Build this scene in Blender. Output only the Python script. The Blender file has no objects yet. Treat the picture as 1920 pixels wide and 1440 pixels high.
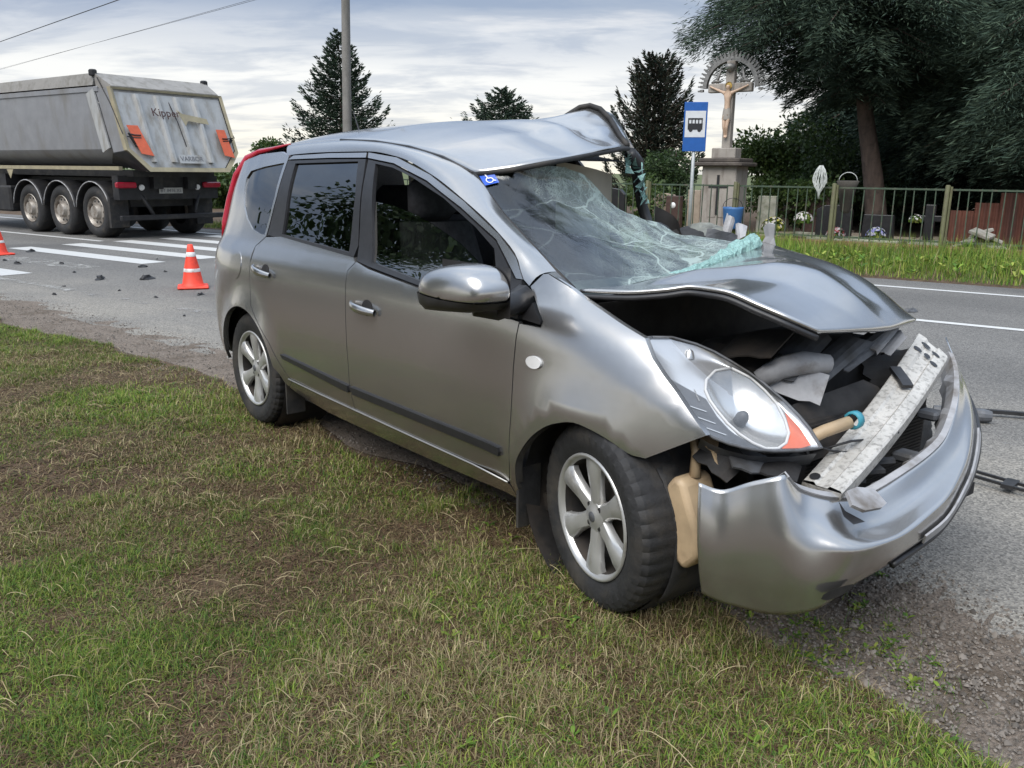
import bpy, bmesh, math, random
import numpy as np
from mathutils import Vector, Matrix
from mathutils.geometry import delaunay_2d_cdt
R = math.radians
SC = bpy.context.scene
COL = SC.collection
rnd = random.Random(7)
nr = np.random.default_rng(11)

# ------------------------------------------------------------------ camera
CAM_H = 1.35
PITCH, ROLL = .24043, .010879
fw = Vector((0, math.cos(PITCH), -math.sin(PITCH)))
dn0 = Vector((0, -math.sin(PITCH), -math.cos(PITCH)))
rt = Vector((1, 0, 0))*math.cos(ROLL) - dn0*math.sin(ROLL)
dn = Vector((1, 0, 0))*math.sin(ROLL) + dn0*math.cos(ROLL)
cam_d = bpy.data.cameras.new('camera')
cam_d.sensor_width = 36; cam_d.sensor_fit = 'HORIZONTAL'
cam_d.lens = 30.44
cam_d.clip_start = .05; cam_d.clip_end = 3000
cam = bpy.data.objects.new('camera', cam_d); COL.objects.link(cam)
cam.matrix_world = Matrix(((rt.x, -dn.x, -fw.x, 0), (rt.y, -dn.y, -fw.y, 0), (rt.z, -dn.z, -fw.z, CAM_H), (0, 0, 0, 1)))
SC.camera = cam

# ------------------------------------------------------------------ sky and sun
SUN_EL, SUN_AZ = R(52), R(-150)       # azimuth measured from +Y towards +X
w = bpy.data.worlds.new('World'); SC.world = w; w.use_nodes = True
nt = w.node_tree; nt.nodes.clear()
def N(t, typ, loc=None, **kw):
    n = t.nodes.new(typ)
    for k, v in kw.items(): setattr(n, k, v)
    return n
def link(t, a, b): t.links.new(a, b)
out = N(nt, 'ShaderNodeOutputWorld'); bg = N(nt, 'ShaderNodeBackground')
bg.inputs['Strength'].default_value = .11
sky = N(nt, 'ShaderNodeTexSky', sky_type='NISHITA', sun_disc=False)
sky.sun_elevation = SUN_EL; sky.sun_rotation = SUN_AZ; sky.air_density = 1.2; sky.dust_density = 2.5
tc = N(nt, 'ShaderNodeTexCoord'); sep = N(nt, 'ShaderNodeSeparateXYZ')
link(nt, tc.outputs['Generated'], sep.inputs[0])
def wmath(op, a, b=None, clamp=False):
    m = N(nt, 'ShaderNodeMath', operation=op); m.use_clamp = clamp
    for i, v in enumerate((a, b)):
        if v is None: continue
        if isinstance(v, (int, float)): m.inputs[i].default_value = v
        else: link(nt, v, m.inputs[i])
    return m.outputs[0]
zc = wmath('MAXIMUM', sep.outputs['Z'], .0)
den = wmath('ADD', zc, .16)
cxy = N(nt, 'ShaderNodeCombineXYZ')
link(nt, wmath('DIVIDE', sep.outputs['X'], den), cxy.inputs[0]); link(nt, wmath('DIVIDE', sep.outputs['Y'], den), cxy.inputs[1])
def wnoise(scale, detail, rough, off, sx=1, sy=1):
    mp = N(nt, 'ShaderNodeMapping'); mp.inputs['Scale'].default_value = (sx, sy, 1); mp.inputs['Location'].default_value = off
    mp.inputs['Rotation'].default_value = (0, 0, R(12))
    link(nt, cxy.outputs[0], mp.inputs[0])
    n = N(nt, 'ShaderNodeTexNoise'); n.inputs['Scale'].default_value = scale; n.inputs['Detail'].default_value = detail
    n.inputs['Roughness'].default_value = rough; n.inputs['Distortion'].default_value = .35
    link(nt, mp.outputs[0], n.inputs['Vector']); return n.outputs[0]
def wramp(fac, stops):
    r = N(nt, 'ShaderNodeValToRGB'); cr = r.color_ramp; cr.interpolation = 'EASE'
    while len(cr.elements) > 1: cr.elements.remove(cr.elements[-1])
    for i, (p, c) in enumerate(stops):
        e = cr.elements[0] if i == 0 else cr.elements.new(p)
        e.position = p; e.color = (*c, 1)
    link(nt, fac, r.inputs[0]); return r.outputs[0]
def wmix(fac, a, b, mode='MIX'):
    m = N(nt, 'ShaderNodeMix', data_type='RGBA', blend_type=mode)
    if isinstance(fac, (int, float)): m.inputs[0].default_value = fac
    else: link(nt, fac, m.inputs[0])
    for i, v in ((6, a), (7, b)):
        if isinstance(v, tuple): m.inputs[i].default_value = (*v, 1)
        else: link(nt, v, m.inputs[i])
    return m.outputs[2]
# layered cloud: a grey-blue deck with bright bands, streaked sideways
n1 = wnoise(1.25, 7, .56, (3.1, .6, 0), .55, 1.0)
n2 = wnoise(3.2, 8, .6, (7.7, 2.9, 0), .5, 1.0)
mixn = wmath('ADD', wmath('MULTIPLY', n1, .68), wmath('MULTIPLY', n2, .32))
cloud = wramp(mixn, [(.40, (1.6, 2.2, 3.4)), (.50, (2.0, 2.6, 3.7)), (.57, (2.4, 2.95, 3.9)), (.66, (4.6, 4.8, 5.2)), (.76, (3.4, 3.8, 4.4))])
hz = wramp(zc, [(.0, (1, 1, 1)), (.095, (.85, .85, .85)), (.135, (.5, .5, .5)), (.175, (.12, .12, .12)), (.25, (0, 0, 0))])
hzf = wmath('MULTIPLY', hz, wramp(n2, [(.38, (.62, .62, .62)), (.58, (1, 1, 1))]))
lowc = wramp(zc, [(.0, (7.9, 7.5, 6.4)), (.09, (7.9, 7.8, 7.5)), (.2, (7.2, 7.2, 7.4))])
clouds = wmix(hzf, cloud, lowc)
zen = wramp(zc, [(.15, (1, 1, 1)), (.75, (3.3, 3.0, 2.6))])      # an overcast sky is brighter towards the zenith
skyc = wmix(1., wmix(.92, sky.outputs[0], clouds), zen, 'MULTIPLY')
link(nt, skyc, bg.inputs['Color']); link(nt, bg.outputs[0], out.inputs['Surface'])

sd = bpy.data.lights.new('sun', 'SUN'); sd.energy = 2.2; sd.angle = R(50); sd.color = (1, .965, .91)
sun = bpy.data.objects.new('sun', sd); COL.objects.link(sun)
sv = Vector((math.sin(SUN_AZ)*math.cos(SUN_EL), math.cos(SUN_AZ)*math.cos(SUN_EL), math.sin(SUN_EL)))
sun.rotation_euler = sv.to_track_quat('Z', 'Y').to_euler(); sun.location = sv*40
vs = SC.view_settings
vs.view_transform = 'Standard'; vs.look = 'None'; vs.exposure = .42; vs.gamma = 1; vs.use_curve_mapping = False
SC.render.film_transparent = False
SC.cycles.max_bounces = 8; SC.cycles.transparent_max_bounces = 16; SC.cycles.transmission_bounces = 6
SC.cycles.caustics_reflective = False; SC.cycles.caustics_refractive = False

# ------------------------------------------------------------------ materials
def mat(name, col, rough=.6, metal=0., var=.12, scale=12., bump=0., bscale=None, dirt=None, dscale=3., dlo=.5, dhi=.7, coat=0., spec=.5, detail=6, stretch=None, dstretch=None):
    """procedural principled material: colour broken up by noise, an optional second (dirt / wear) colour in patches, fine relief"""
    m = bpy.data.materials.new(name); m.use_nodes = True; t = m.node_tree
    b = t.nodes['Principled BSDF']
    co = N(t, 'ShaderNodeTexCoord').outputs['Object']
    def noise(sc, st=None, off=0.):
        v = co
        if st:
            mp = N(t, 'ShaderNodeMapping'); mp.inputs['Scale'].default_value = st; mp.inputs['Location'].default_value = (off, off, off); link(t, v, mp.inputs[0]); v = mp.outputs[0]
        n = N(t, 'ShaderNodeTexNoise'); n.inputs['Scale'].default_value = sc; n.inputs['Detail'].default_value = detail; n.inputs['Roughness'].default_value = .6
        link(t, v, n.inputs['Vector']); return n.outputs[0]
    def ramp(f, stops):
        r = N(t, 'ShaderNodeValToRGB'); cr = r.color_ramp
        for i, (p, c) in enumerate(stops):
            e = cr.elements[i] if i < 2 else cr.elements.new(p)
            e.position = p; e.color = (*c, 1)
        link(t, f, r.inputs[0]); return r.outputs[0]
    n = noise(scale, stretch)
    lo = tuple(c*(1-var) for c in col); hi = tuple(min(1, c*(1+var)) for c in col)
    c = ramp(n, [(.32, lo), (.68, hi)])
    if dirt:
        nd = noise(dscale, dstretch or (1, 1, 1), 3.7)
        f = ramp(nd, [(dlo, (0, 0, 0)), (dhi, (1, 1, 1))])
        mx = N(t, 'ShaderNodeMix', data_type='RGBA'); link(t, f, mx.inputs[0]); link(t, c, mx.inputs[6]); mx.inputs[7].default_value = (*dirt, 1)
        c = mx.outputs[2]
    link(t, c, b.inputs['Base Color'])
    b.inputs['Roughness'].default_value = rough; b.inputs['Metallic'].default_value = metal
    b.inputs['Specular IOR Level'].default_value = spec
    if coat: b.inputs['Coat Weight'].default_value = coat; b.inputs['Coat Roughness'].default_value = .06
    if bump:
        bn = noise(bscale or scale*4)
        bp = N(t, 'ShaderNodeBump'); bp.inputs['Strength'].default_value = min(1, bump); bp.inputs['Distance'].default_value = .01
        link(t, bn, bp.inputs['Height']); link(t, bp.outputs[0], b.inputs['Normal'])
    return m
def attr_mat(name, rough=.6, trans=.0, spec=.3):
    """colour from the mesh's own per-piece colour attribute (leaf to leaf, blade to blade)"""
    m = bpy.data.materials.new(name); m.use_nodes = True; t = m.node_tree; b = t.nodes['Principled BSDF']
    a = N(t, 'ShaderNodeAttribute'); a.attribute_name = 'Col'
    link(t, a.outputs['Color'], b.inputs['Base Color']); b.inputs['Roughness'].default_value = rough; b.inputs['Specular IOR Level'].default_value = spec
    if trans:
        tr = N(t, 'ShaderNodeBsdfTranslucent'); link(t, a.outputs['Color'], tr.inputs[0])
        mx = N(t, 'ShaderNodeMixShader'); mx.inputs[0].default_value = trans
        link(t, b.outputs[0], mx.inputs[1]); link(t, tr.outputs[0], mx.inputs[2]); link(t, mx.outputs[0], t.nodes['Material Output'].inputs[0])
    return m
def fresnel2(t, ior):
    """Fresnel of a thin pane: the same from either face"""
    fr = N(t, 'ShaderNodeFresnel'); ge = N(t, 'ShaderNodeNewGeometry'); ma = N(t, 'ShaderNodeMath', operation='MULTIPLY_ADD'); ma.inputs[1].default_value = 1/ior-ior; ma.inputs[2].default_value = ior
    link(t, ge.outputs['Backfacing'], ma.inputs[0]); link(t, ma.outputs[0], fr.inputs[0]); return fr
def glass_mat(name, tint, rough=.0, opacity=.25, ior=1.5):
    """thin pane: tinted see-through with mirror reflections by Fresnel"""
    m = bpy.data.materials.new(name); m.use_nodes = True; t = m.node_tree; t.nodes.remove(t.nodes['Principled BSDF'])
    tr = N(t, 'ShaderNodeBsdfTransparent'); tr.inputs[0].default_value = (*tint, 1)
    gl = N(t, 'ShaderNodeBsdfGlossy'); gl.inputs['Roughness'].default_value = rough; gl.inputs[0].default_value = (1, 1, 1, 1)
    fr = fresnel2(t, ior)
    n = N(t, 'ShaderNodeTexNoise'); n.inputs['Scale'].default_value = 6
    ad = N(t, 'ShaderNodeMath', operation='MULTIPLY_ADD'); ad.inputs[1].default_value = .04; ad.inputs[2].default_value = opacity-.02
    link(t, n.outputs[0], ad.inputs[0])
    a2 = N(t, 'ShaderNodeMath', operation='ADD'); a2.use_clamp = True; link(t, fr.outputs[0], a2.inputs[0]); link(t, ad.outputs[0], a2.inputs[1])
    mx = N(t, 'ShaderNodeMixShader'); link(t, a2.outputs[0], mx.inputs[0]); link(t, tr.outputs[0], mx.inputs[1]); link(t, gl.outputs[0], mx.inputs[2])
    link(t, mx.outputs[0], t.nodes['Material Output'].inputs[0]); return m

# ------------------------------------------------------------------ mesh helpers
def mk(name, verts, faces, m, parent=None, smooth=False, loc=None, colors=None, angle=None):
    me = bpy.data.meshes.new(name)
    if isinstance(verts, np.ndarray) and isinstance(faces, np.ndarray):
        k = faces.shape[1]; me.vertices.add(len(verts)); me.vertices.foreach_set('co', verts.astype(np.float32).ravel())
        me.loops.add(faces.size); me.loops.foreach_set('vertex_index', faces.astype(np.int32).ravel())
        me.polygons.add(len(faces)); me.polygons.foreach_set('loop_start', np.arange(0, faces.size, k, dtype=np.int32))
        try: me.polygons.foreach_set('loop_total', np.full(len(faces), k, dtype=np.int32))
        except Exception: pass
        me.update(calc_edges=True)
    else:
        me.from_pydata([tuple(map(float, v)) for v in verts], [], [tuple(map(int, f)) for f in faces]); me.update()
    if colors is not None:
        a = me.color_attributes.new('Col', 'FLOAT_COLOR', 'POINT'); a.data.foreach_set('color', np.asarray(colors, np.float32).ravel())
    for mm in (m if isinstance(m, (list, tuple)) else [m]): me.materials.append(mm)
    if smooth: me.polygons.foreach_set('use_smooth', np.ones(len(me.polygons), dtype=bool))
    o = bpy.data.objects.new(name, me); COL.objects.link(o)
    if loc is not None: o.location = loc
    if parent is not None: o.parent = parent
    if angle is not None:
        bm = bmesh.new(); bm.from_mesh(me)
        for e in bm.edges: e.smooth = len(e.link_faces) == 2 and e.calc_face_angle(0) < angle
        bm.to_mesh(me); bm.free()
        me.polygons.foreach_set('use_smooth', np.ones(len(me.polygons), dtype=bool))
    return o
def tag(o, label, cat=None, group=None, kind=None):
    if label: o['label'] = label
    if cat: o['category'] = cat
    if group: o['group'] = group
    if kind: o['kind'] = kind
    return o
def empty(name, label, cat, loc=(0, 0, 0), rz=0., group=None):
    o = bpy.data.objects.new(name, None); COL.objects.link(o); o.location = loc; o.rotation_euler = (0, 0, rz); o.empty_display_size = .2
    return tag(o, label, cat, group)
class MB:
    """collects simple shapes into one mesh"""
    def __init__(s): s.v = []; s.f = []
    def add(s, v, f):
        o = len(s.v); s.v += [tuple(p) for p in v]; s.f += [tuple(i+o for i in q) for q in f]; return s
    def box(s, x0, x1, y0, y1, z0, z1):
        v = [(x, y, z) for z in (z0, z1) for y in (y0, y1) for x in (x0, x1)]
        return s.add(v, [(0, 2, 3, 1), (4, 5, 7, 6), (0, 1, 5, 4), (2, 6, 7, 3), (0, 4, 6, 2), (1, 3, 7, 5)])
    def cbox(s, x0, x1, y0, y1, z0, z1, c=.01):
        """box with chamfered edges"""
        v = []; 
        for z, q in ((z0, c), (z0+c, 0), (z1-c, 0), (z1, c)):
            a, b, d, e = x0+q, x1-q, y0+q, y1-q
            r = c if q == 0 else c*.4
            v += [(a+r, d, z), (b-r, d, z), (b, d+r, z), (b, e-r, z), (b-r, e, z), (a+r, e, z), (a, e-r, z), (a, d+r, z)]
        f = [tuple(range(7, -1, -1)), tuple(range(24, 32))]
        for k in range(3):
            for i in range(8): f.append((k*8+i, k*8+(i+1) % 8, k*8+8+(i+1) % 8, k*8+8+i))
        return s.add(v, f)
    def tube(s, pts, r, n=8, cap=True):
        pts = [Vector(p) for p in pts]; rs = r if isinstance(r, (list, tuple)) else [r]*len(pts)
        rings = []; up = None
        for i, p in enumerate(pts):
            d = (pts[min(i+1, len(pts)-1)]-pts[max(i-1, 0)]).normalized()
            if up is None: up = Vector((0, 0, 1)) if abs(d.z) < .9 else Vector((1, 0, 0))
            a = d.cross(up).normalized(); b = a.cross(d).normalized(); up = b
            rings.append([p+(a*math.cos(2*math.pi*k/n)+b*math.sin(2*math.pi*k/n))*rs[i] for k in range(n)])
        v = [q for rg in rings for q in rg]; f = []
        for i in range(len(pts)-1):
            for k in range(n): f.append((i*n+k, i*n+(k+1) % n, (i+1)*n+(k+1) % n, (i+1)*n+k))
        if cap: f += [tuple(range(n-1, -1, -1)), tuple(range((len(pts)-1)*n, len(pts)*n))]
        return s.add(v, f)
    def ribbon(s, pts, wdt, th, up=(0, 0, 1)):
        """flat bar along a path: width across, thickness along up"""
        pts = [Vector(p) for p in pts]; v = []; f = []; up = Vector(up)
        for i, p in enumerate(pts):
            d = (pts[min(i+1, len(pts)-1)]-pts[max(i-1, 0)]).normalized(); a = d.cross(up).normalized(); b = a.cross(d).normalized()
            v += [p-a*wdt/2-b*th/2, p+a*wdt/2-b*th/2, p+a*wdt/2+b*th/2, p-a*wdt/2+b*th/2]
        for i in range(len(pts)-1):
            for k in range(4): f.append((i*4+k, i*4+(k+1) % 4, i*4+4+(k+1) % 4, i*4+4+k))
        n = len(v); f += [(3, 2, 1, 0), (n-4, n-3, n-2, n-1)]
        return s.add(v, f)
    def lathe(s, prof, axis='z', n=24, c=(0, 0, 0), arc=2*math.pi):
        v = []; f = []; m = len(prof); full = abs(arc-2*math.pi) < 1e-6; cnt = n if full else n+1
        for i in range(cnt):
            a = arc*i/n; ca, sa = math.cos(a), math.sin(a)
            for r, h in prof:
                p = {'z': (r*ca, r*sa, h), 'y': (r*ca, h, r*sa), 'x': (h, r*ca, r*sa)}[axis]
                v.append((p[0]+c[0], p[1]+c[1], p[2]+c[2]))
        for i in range(n):
            j = (i+1) % cnt
            for k in range(m-1): f.append((i*m+k, j*m+k, j*m+k+1, i*m+k+1))
        return s.add(v, f)
    def prism(s, poly, y0, y1, axis='y'):
        """polygon in the plane across an axis, given thickness"""
        n = len(poly); P = lambda a, b, h: {'y': (a, h, b), 'z': (a, b, h), 'x': (h, a, b)}[axis]
        v = [P(a, b, y0) for a, b in poly]+[P(a, b, y1) for a, b in poly]
        f = [tuple(range(n)), tuple(range(2*n-1, n-1, -1))]+[(i, n+i, n+(i+1) % n, (i+1) % n) for i in range(n)]
        return s.add(v, f)
    def grid(s, rows):
        n = len(rows[0]); v = [p for r in rows for p in r]; f = []
        for i in range(len(rows)-1):
            for k in range(n-1): f.append((i*n+k, i*n+k+1, (i+1)*n+k+1, (i+1)*n+k))
        return s.add(v, f)
    def build(s, name, m, parent=None, smooth=False, angle=None, loc=None):
        return mk(name, s.v, s.f, m, parent, smooth, loc, angle=angle)
def copy_tree(o, parent=None):
    c = o.copy(); COL.objects.link(c); c.parent = parent
    for ch in list(o.children): copy_tree(ch, c)
    return c
def recalc(o):
    bm = bmesh.new(); bm.from_mesh(o.data); bmesh.ops.recalc_face_normals(bm, faces=bm.faces); bm.to_mesh(o.data); bm.free(); return o
def bevel(o, wd=.01, seg=2, ang=R(35)):
    md = o.modifiers.new('bevel', 'BEVEL'); md.width = wd; md.segments = seg; md.limit_method = 'ANGLE'; md.angle_limit = ang; return o
def solid(o, th, off=-1):
    md = o.modifiers.new('thickness', 'SOLIDIFY'); md.thickness = th; md.offset = off; return o
def arclen_resample(pts, n):
    p = np.array(pts, float); d = np.r_[0, np.cumsum(np.linalg.norm(np.diff(p, axis=0), axis=1))]
    f = pchip(d, p); return np.array([f(x) for x in np.linspace(0, d[-1], n)])
# value noise, for placing and tinting plants
def vnoise(x, y, seed=0):
    r = np.random.default_rng(seed).random((64, 64)); xi = np.floor(x).astype(int); yi = np.floor(y).astype(int); fx = x-xi; fy = y-yi
    fx = fx*fx*(3-2*fx); fy = fy*fy*(3-2*fy); g = lambda a, b: r[a % 64, b % 64]
    return (g(xi, yi)*(1-fx)+g(xi+1, yi)*fx)*(1-fy)+(g(xi, yi+1)*(1-fx)+g(xi+1, yi+1)*fx)*fy
def fnoise(x, y, s, seed=0): return .55*vnoise(x*s, y*s, seed)+.3*vnoise(x*s*2.3, y*s*2.3, seed+1)+.15*vnoise(x*s*5.1, y*s*5.1, seed+2)
# road frame: s runs along the road to the right, o across it away from the camera
UX, UY = .81871, -.57421
def rd(s, o, z=0.): return (s*UX-o*UY, s*UY+o*UX, z)
ROADZ = math.atan2(UY, UX)
def pchip(xs,ys_):
    xs=np.asarray(xs,float); y=np.asarray(ys_,float); h=np.diff(xs); 
    h=h.reshape((-1,)+(1,)*(y.ndim-1)); d=np.diff(y,axis=0)/h
    m=np.zeros_like(y); m[0]=d[0]; m[-1]=d[-1]
    if len(xs)>2:
        w1=2*h[1:]+h[:-1]; w2=h[1:]+2*h[:-1]
        with np.errstate(all='ignore'):
            mm=(w1+w2)/(w1/d[:-1]+w2/d[1:])
        m[1:-1]=np.where(d[:-1]*d[1:]>0,mm,0)
    def f(x):
        x=min(max(x,xs[0]),xs[-1]); i=min(max(int(np.searchsorted(xs,x)-1),0),len(xs)-2)
        H=xs[i+1]-xs[i]; t=(x-xs[i])/H
        return (2*t**3-3*t*t+1)*y[i]+(t**3-2*t*t+t)*H*m[i]+(-2*t**3+3*t*t)*y[i+1]+(t**3-t*t)*H*m[i+1]
    return f
_mid=[(.20,.085),(.30,.03),(.42,.004),(.60,-.006),(.80,.004),(.905,.020),(.975,.056),(1.25,.142),(1.46,.235)]
def _add(s,d,g=None):
    g=d if g is None else g
    return [(z,y+(d if k<5 else d+(g-d)*(k-4)/4.)) for k,(z,y) in enumerate(s)]
SEC=[(-.68,_add(_mid,.15,.14)),(-.60,_add(_mid,.07,.085)),(-.5,_add(_mid,.035,.06)),(-.35,_add(_mid,.013,.045)),(-.2,_add(_mid,.004,.03)),(.3,_add(_mid,0,.015)),(1.2,_mid),(2.1,_add(_mid,0,.0)),
 (2.5,[(.20,.10),(.30,.04),(.42,.008),(.60,-.008),(.78,.008),(.87,.030),(.93,.062),(.97,.105),(.995,.17)]),
 (2.8,[(.20,.14),(.30,.08),(.42,.03),(.58,.006),(.72,.018),(.80,.045),(.85,.08),(.89,.13),(.91,.18)]),
 (3.0,[(.20,.20),(.30,.13),(.42,.08),(.54,.05),(.65,.06),(.72,.09),(.77,.12),(.80,.16),(.82,.2)]),
 (3.15,[(.20,.28),(.30,.21),(.42,.16),(.52,.13),(.6,.14),(.66,.17),(.7,.2),(.73,.24),(.75,.28)])]
_S=pchip([s[0] for s in SEC],[s[1] for s in SEC])
_cache={}
def ys(x,z):
    k=round(x,4)
    f=_cache.get(k)
    if f is None:
        a=_S(x); f=_cache[k]=(pchip(a[:,0],a[:,1]),a[0],a[-1],(a[-1,1]-a[-2,1])/(a[-1,0]-a[-2,0]))
    fn,lo,hi,sl=f
    y=float(fn(z))
    if z>hi[0]: y=hi[1]+(z-hi[0])*sl
    if z<lo[0]: y=lo[1]+(lo[0]-z)*.6
    # arch flares
    for cx,cz,r in((0.,.30,.34),(2.6,.30,.345)):
        d=((x-cx)**2+(z-cz)**2)**.5-r
        if d<.16:
            t=min(max(d/.16,0),1); y-=.026*(1-t)**2*(1 if z>.2 else 0)*(1-.65*min(1,max(0,(x-2.35)/.5)) if cx>2 else 1)
    return y
# ================================================================== SETTING
def pw(xs, ys_): 
    return lambda s: float(np.interp(s, xs, ys_))
_es = [-80, -12, -8.83, -7.1, -5.4, -4, -2.2, -1.2, -.44, -.2, 0, .6, 3, 60]
_eo = [4.4, 4.35, 4.2, 4.03, 3.86, 3.62, 3.25, 3.08, 2.93, 2.78, 2.66, 2.6, 2.8, 3.2]
_gs = [-80, -12, -8.08, -6.35, -5.5, -4.7, -3, -1.6, -.75, -.3, .0, .6, 3, 60]
_go = [3.7, 3.7, 3.6, 3.58, 3.49, 3.38, 2.98, 2.72, 2.42, 2.22, 2.12, 2.1, 2.3, 2.7]
def wob(s, a, sd): return a*(2*fnoise(np.array([s]), np.array([sd*7.3]), 1.3, sd)[0]-1)
edge_o = lambda s: np.interp(s, _es, _eo)+wob(s, .10, 3)
grass_o = lambda s: np.interp(s, _gs, _go)+wob(s, .16, 5)
m_earth = mat('earth', (.080, .050, .028), .95, var=.45, scale=22, bump=1, bscale=70, dirt=(.125, .085, .045), dscale=6)
m_field = mat('field grass', (.085, .11, .035), .95, var=.3, scale=1.2, bump=.4, bscale=8, dirt=(.12, .11, .05), dscale=.6)
m_gravel = mat('gravel', (.19, .155, .125), .95, var=.5, scale=90, bump=1, bscale=140, dirt=(.10, .075, .052), dscale=3.5, dlo=.45, dhi=.7)
# asphalt: chips of pale stone in dark binder, paler and dustier towards the edge of the road
def asphalt():
    m = bpy.data.materials.new('asphalt'); m.use_nodes = True; t = m.node_tree; b = t.nodes['Principled BSDF']
    co = N(t, 'ShaderNodeTexCoord').outputs['Object']
    def nz(sc, det=5, st=None):
        v = co
        if st: mp = N(t, 'ShaderNodeMapping'); mp.inputs['Scale'].default_value = st; link(t, v, mp.inputs[0]); v = mp.outputs[0]
        n = N(t, 'ShaderNodeTexNoise'); n.inputs['Scale'].default_value = sc; n.inputs['Detail'].default_value = det; link(t, v, n.inputs['Vector']); return n.outputs[0]
    def rp(f, st):
        r = N(t, 'ShaderNodeValToRGB')
        for i, (p, c) in enumerate(st):
            e = r.color_ramp.elements[i] if i < 2 else r.color_ramp.elements.new(p); e.position = p; e.color = (*c, 1)
        link(t, f, r.inputs[0]); return r.outputs[0]
    def mx(f, a, b2, mode='MIX'):
        n = N(t, 'ShaderNodeMix', data_type='RGBA', blend_type=mode)
        link(t, f, n.inputs[0]) if not isinstance(f, float) else setattr(n.inputs[0], 'default_value', f)
        for i, v in ((6, a), (7, b2)):
            if isinstance(v, tuple): n.inputs[i].default_value = (*v, 1)
            else: link(t, v, n.inputs[i])
        return n.outputs[2]
    base = rp(nz(.8, 4, (.25, 1, 1)), [(.3, (.135, .132, .128)), (.7, (.185, .18, .172))])
    sp = N(t, 'ShaderNodeSeparateXYZ'); link(t, co, sp.inputs[0])
    # y in the road's own frame: distance across
    mr = N(t, 'ShaderNodeMapRange'); mr.inputs[1].default_value = 6.6; mr.inputs[2].default_value = 4.6; link(t, sp.outputs[1], mr.inputs[0])
    ed = N(t, 'ShaderNodeMath', operation='MULTIPLY'); link(t, mr.outputs[0], ed.inputs[0]); link(t, rp(nz(1.6, 6, (.5, 1, 1)), [(.35, (.3, .3, .3)), (.6, (1, 1, 1))]), ed.inputs[1])
    base = mx(ed.outputs[0], base, (.25, .235, .21))
    vo = N(t, 'ShaderNodeTexVoronoi'); vo.inputs['Scale'].default_value = 120; link(t, co, vo.inputs['Vector'])
    chips = rp(vo.outputs['Color'], [(.15, (.5, .5, .5)), (.85, (1.55, 1.53, 1.48))])
    c = mx(.8, base, chips, 'MULTIPLY')
    c = mx(rp(nz(.55, 3), [(.56, (0, 0, 0)), (.7, (.5, .5, .5))]), c, (.085, .083, .082))
    link(t, c, b.inputs['Base Color']); b.inputs['Roughness'].default_value = .88; b.inputs['Specular IOR Level'].default_value = .3
    bp = N(t, 'ShaderNodeBump'); bp.inputs['Strength'].default_value = .7; bp.inputs['Distance'].default_value = .006
    link(t, vo.outputs['Distance'], bp.inputs['Height']); link(t, bp.outputs[0], b.inputs['Normal']); return m
m_asph = asphalt()
def paint(name, wear, col=(.62, .62, .60)):
    m = bpy.data.materials.new(name); m.use_nodes = True; t = m.node_tree; b = t.nodes['Principled BSDF']
    co = N(t, 'ShaderNodeTexCoord').outputs['Object']
    n = N(t, 'ShaderNodeTexNoise'); n.inputs['Scale'].default_value = 5; n.inputs['Detail'].default_value = 9; n.inputs['Roughness'].default_value = .72; link(t, co, n.inputs['Vector'])
    r = N(t, 'ShaderNodeValToRGB'); r.color_ramp.elements[0].position = wear-.07; r.color_ramp.elements[1].position = wear+.07; link(t, n.outputs[0], r.inputs[0])
    n2 = N(t, 'ShaderNodeTexNoise'); n2.inputs['Scale'].default_value = 30; link(t, co, n2.inputs['Vector'])
    r2 = N(t, 'ShaderNodeValToRGB'); r2.color_ramp.elements[0].color = (*[c*.72 for c in col], 1); r2.color_ramp.elements[1].color = (*col, 1); link(t, n2.outputs[0], r2.inputs[0])
    link(t, r2.outputs[0], b.inputs['Base Color']); b.inputs['Roughness'].default_value = .7
    link(t, r.outputs[0], b.inputs['Alpha']); return m
m_paint = paint('road paint', .30); m_worn = paint('worn road paint', .53, (.42, .41, .38)); m_vworn = paint('nearly gone road paint', .58, (.36, .35, .33)); m_line = paint('line paint', .26, (.68, .68, .66))

# ground to the horizon
o = mk('ground', [(-900, -900, -.16), (900, -900, -.16), (900, 1500, -.16), (-900, 1500, -.16)], [(0, 1, 2, 3)], m_field); o['kind'] = 'structure'
# road, in its own frame so that s and o are its local x and y
ss = list(np.r_[np.linspace(-150, -14, 40), np.linspace(-13.8, 4, 120), np.linspace(4.5, 120, 30)])
rows = []
for s in ss: rows.append([(s, edge_o(s), -.004), (s, edge_o(s)+.25, 0), (s, 6, 0), (s, 9, .0), (s, 12.45+wob(s, .05, 9), 0), (s, 12.7, -.03)])
road = MB().grid(rows).build('road', m_asph); road.rotation_euler = (0, 0, ROADZ); road['kind'] = 'structure'
def mark(name, s0, s1, o0, o1, m, n=1, z=.004):
    r = MB(); q = np.linspace(s0, s1, n+1)
    r.grid([[(s, o0, z), (s, o1, z)] for s in q]); return r.build(name, m, road)
for o0, m in ((5.25, m_paint), (6.22, m_worn), (7.17, m_paint), (8.13, m_paint), (9.1, m_paint), (10.05, m_paint), (11.0, m_paint)):
    mark('zebra_bar', -15.5+rnd.uniform(-.08, .08), -11.55+rnd.uniform(-.06, .06), o0, o0+.39, m)
mark('edge_line', -60, -9.7, 5.05, 5.17, m_worn, 10); mark('edge_line', -9.7, 30, 5.0, 5.12, m_vworn, 10)
mark('centre_line', -90, -15.75, 8.93, 9.05, m_line, 10); mark('centre_line', -11.3, 60, 8.95, 9.07, m_line, 10)
mark('edge_line', -90, 60, 11.55, 11.66, m_line, 10)
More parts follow.
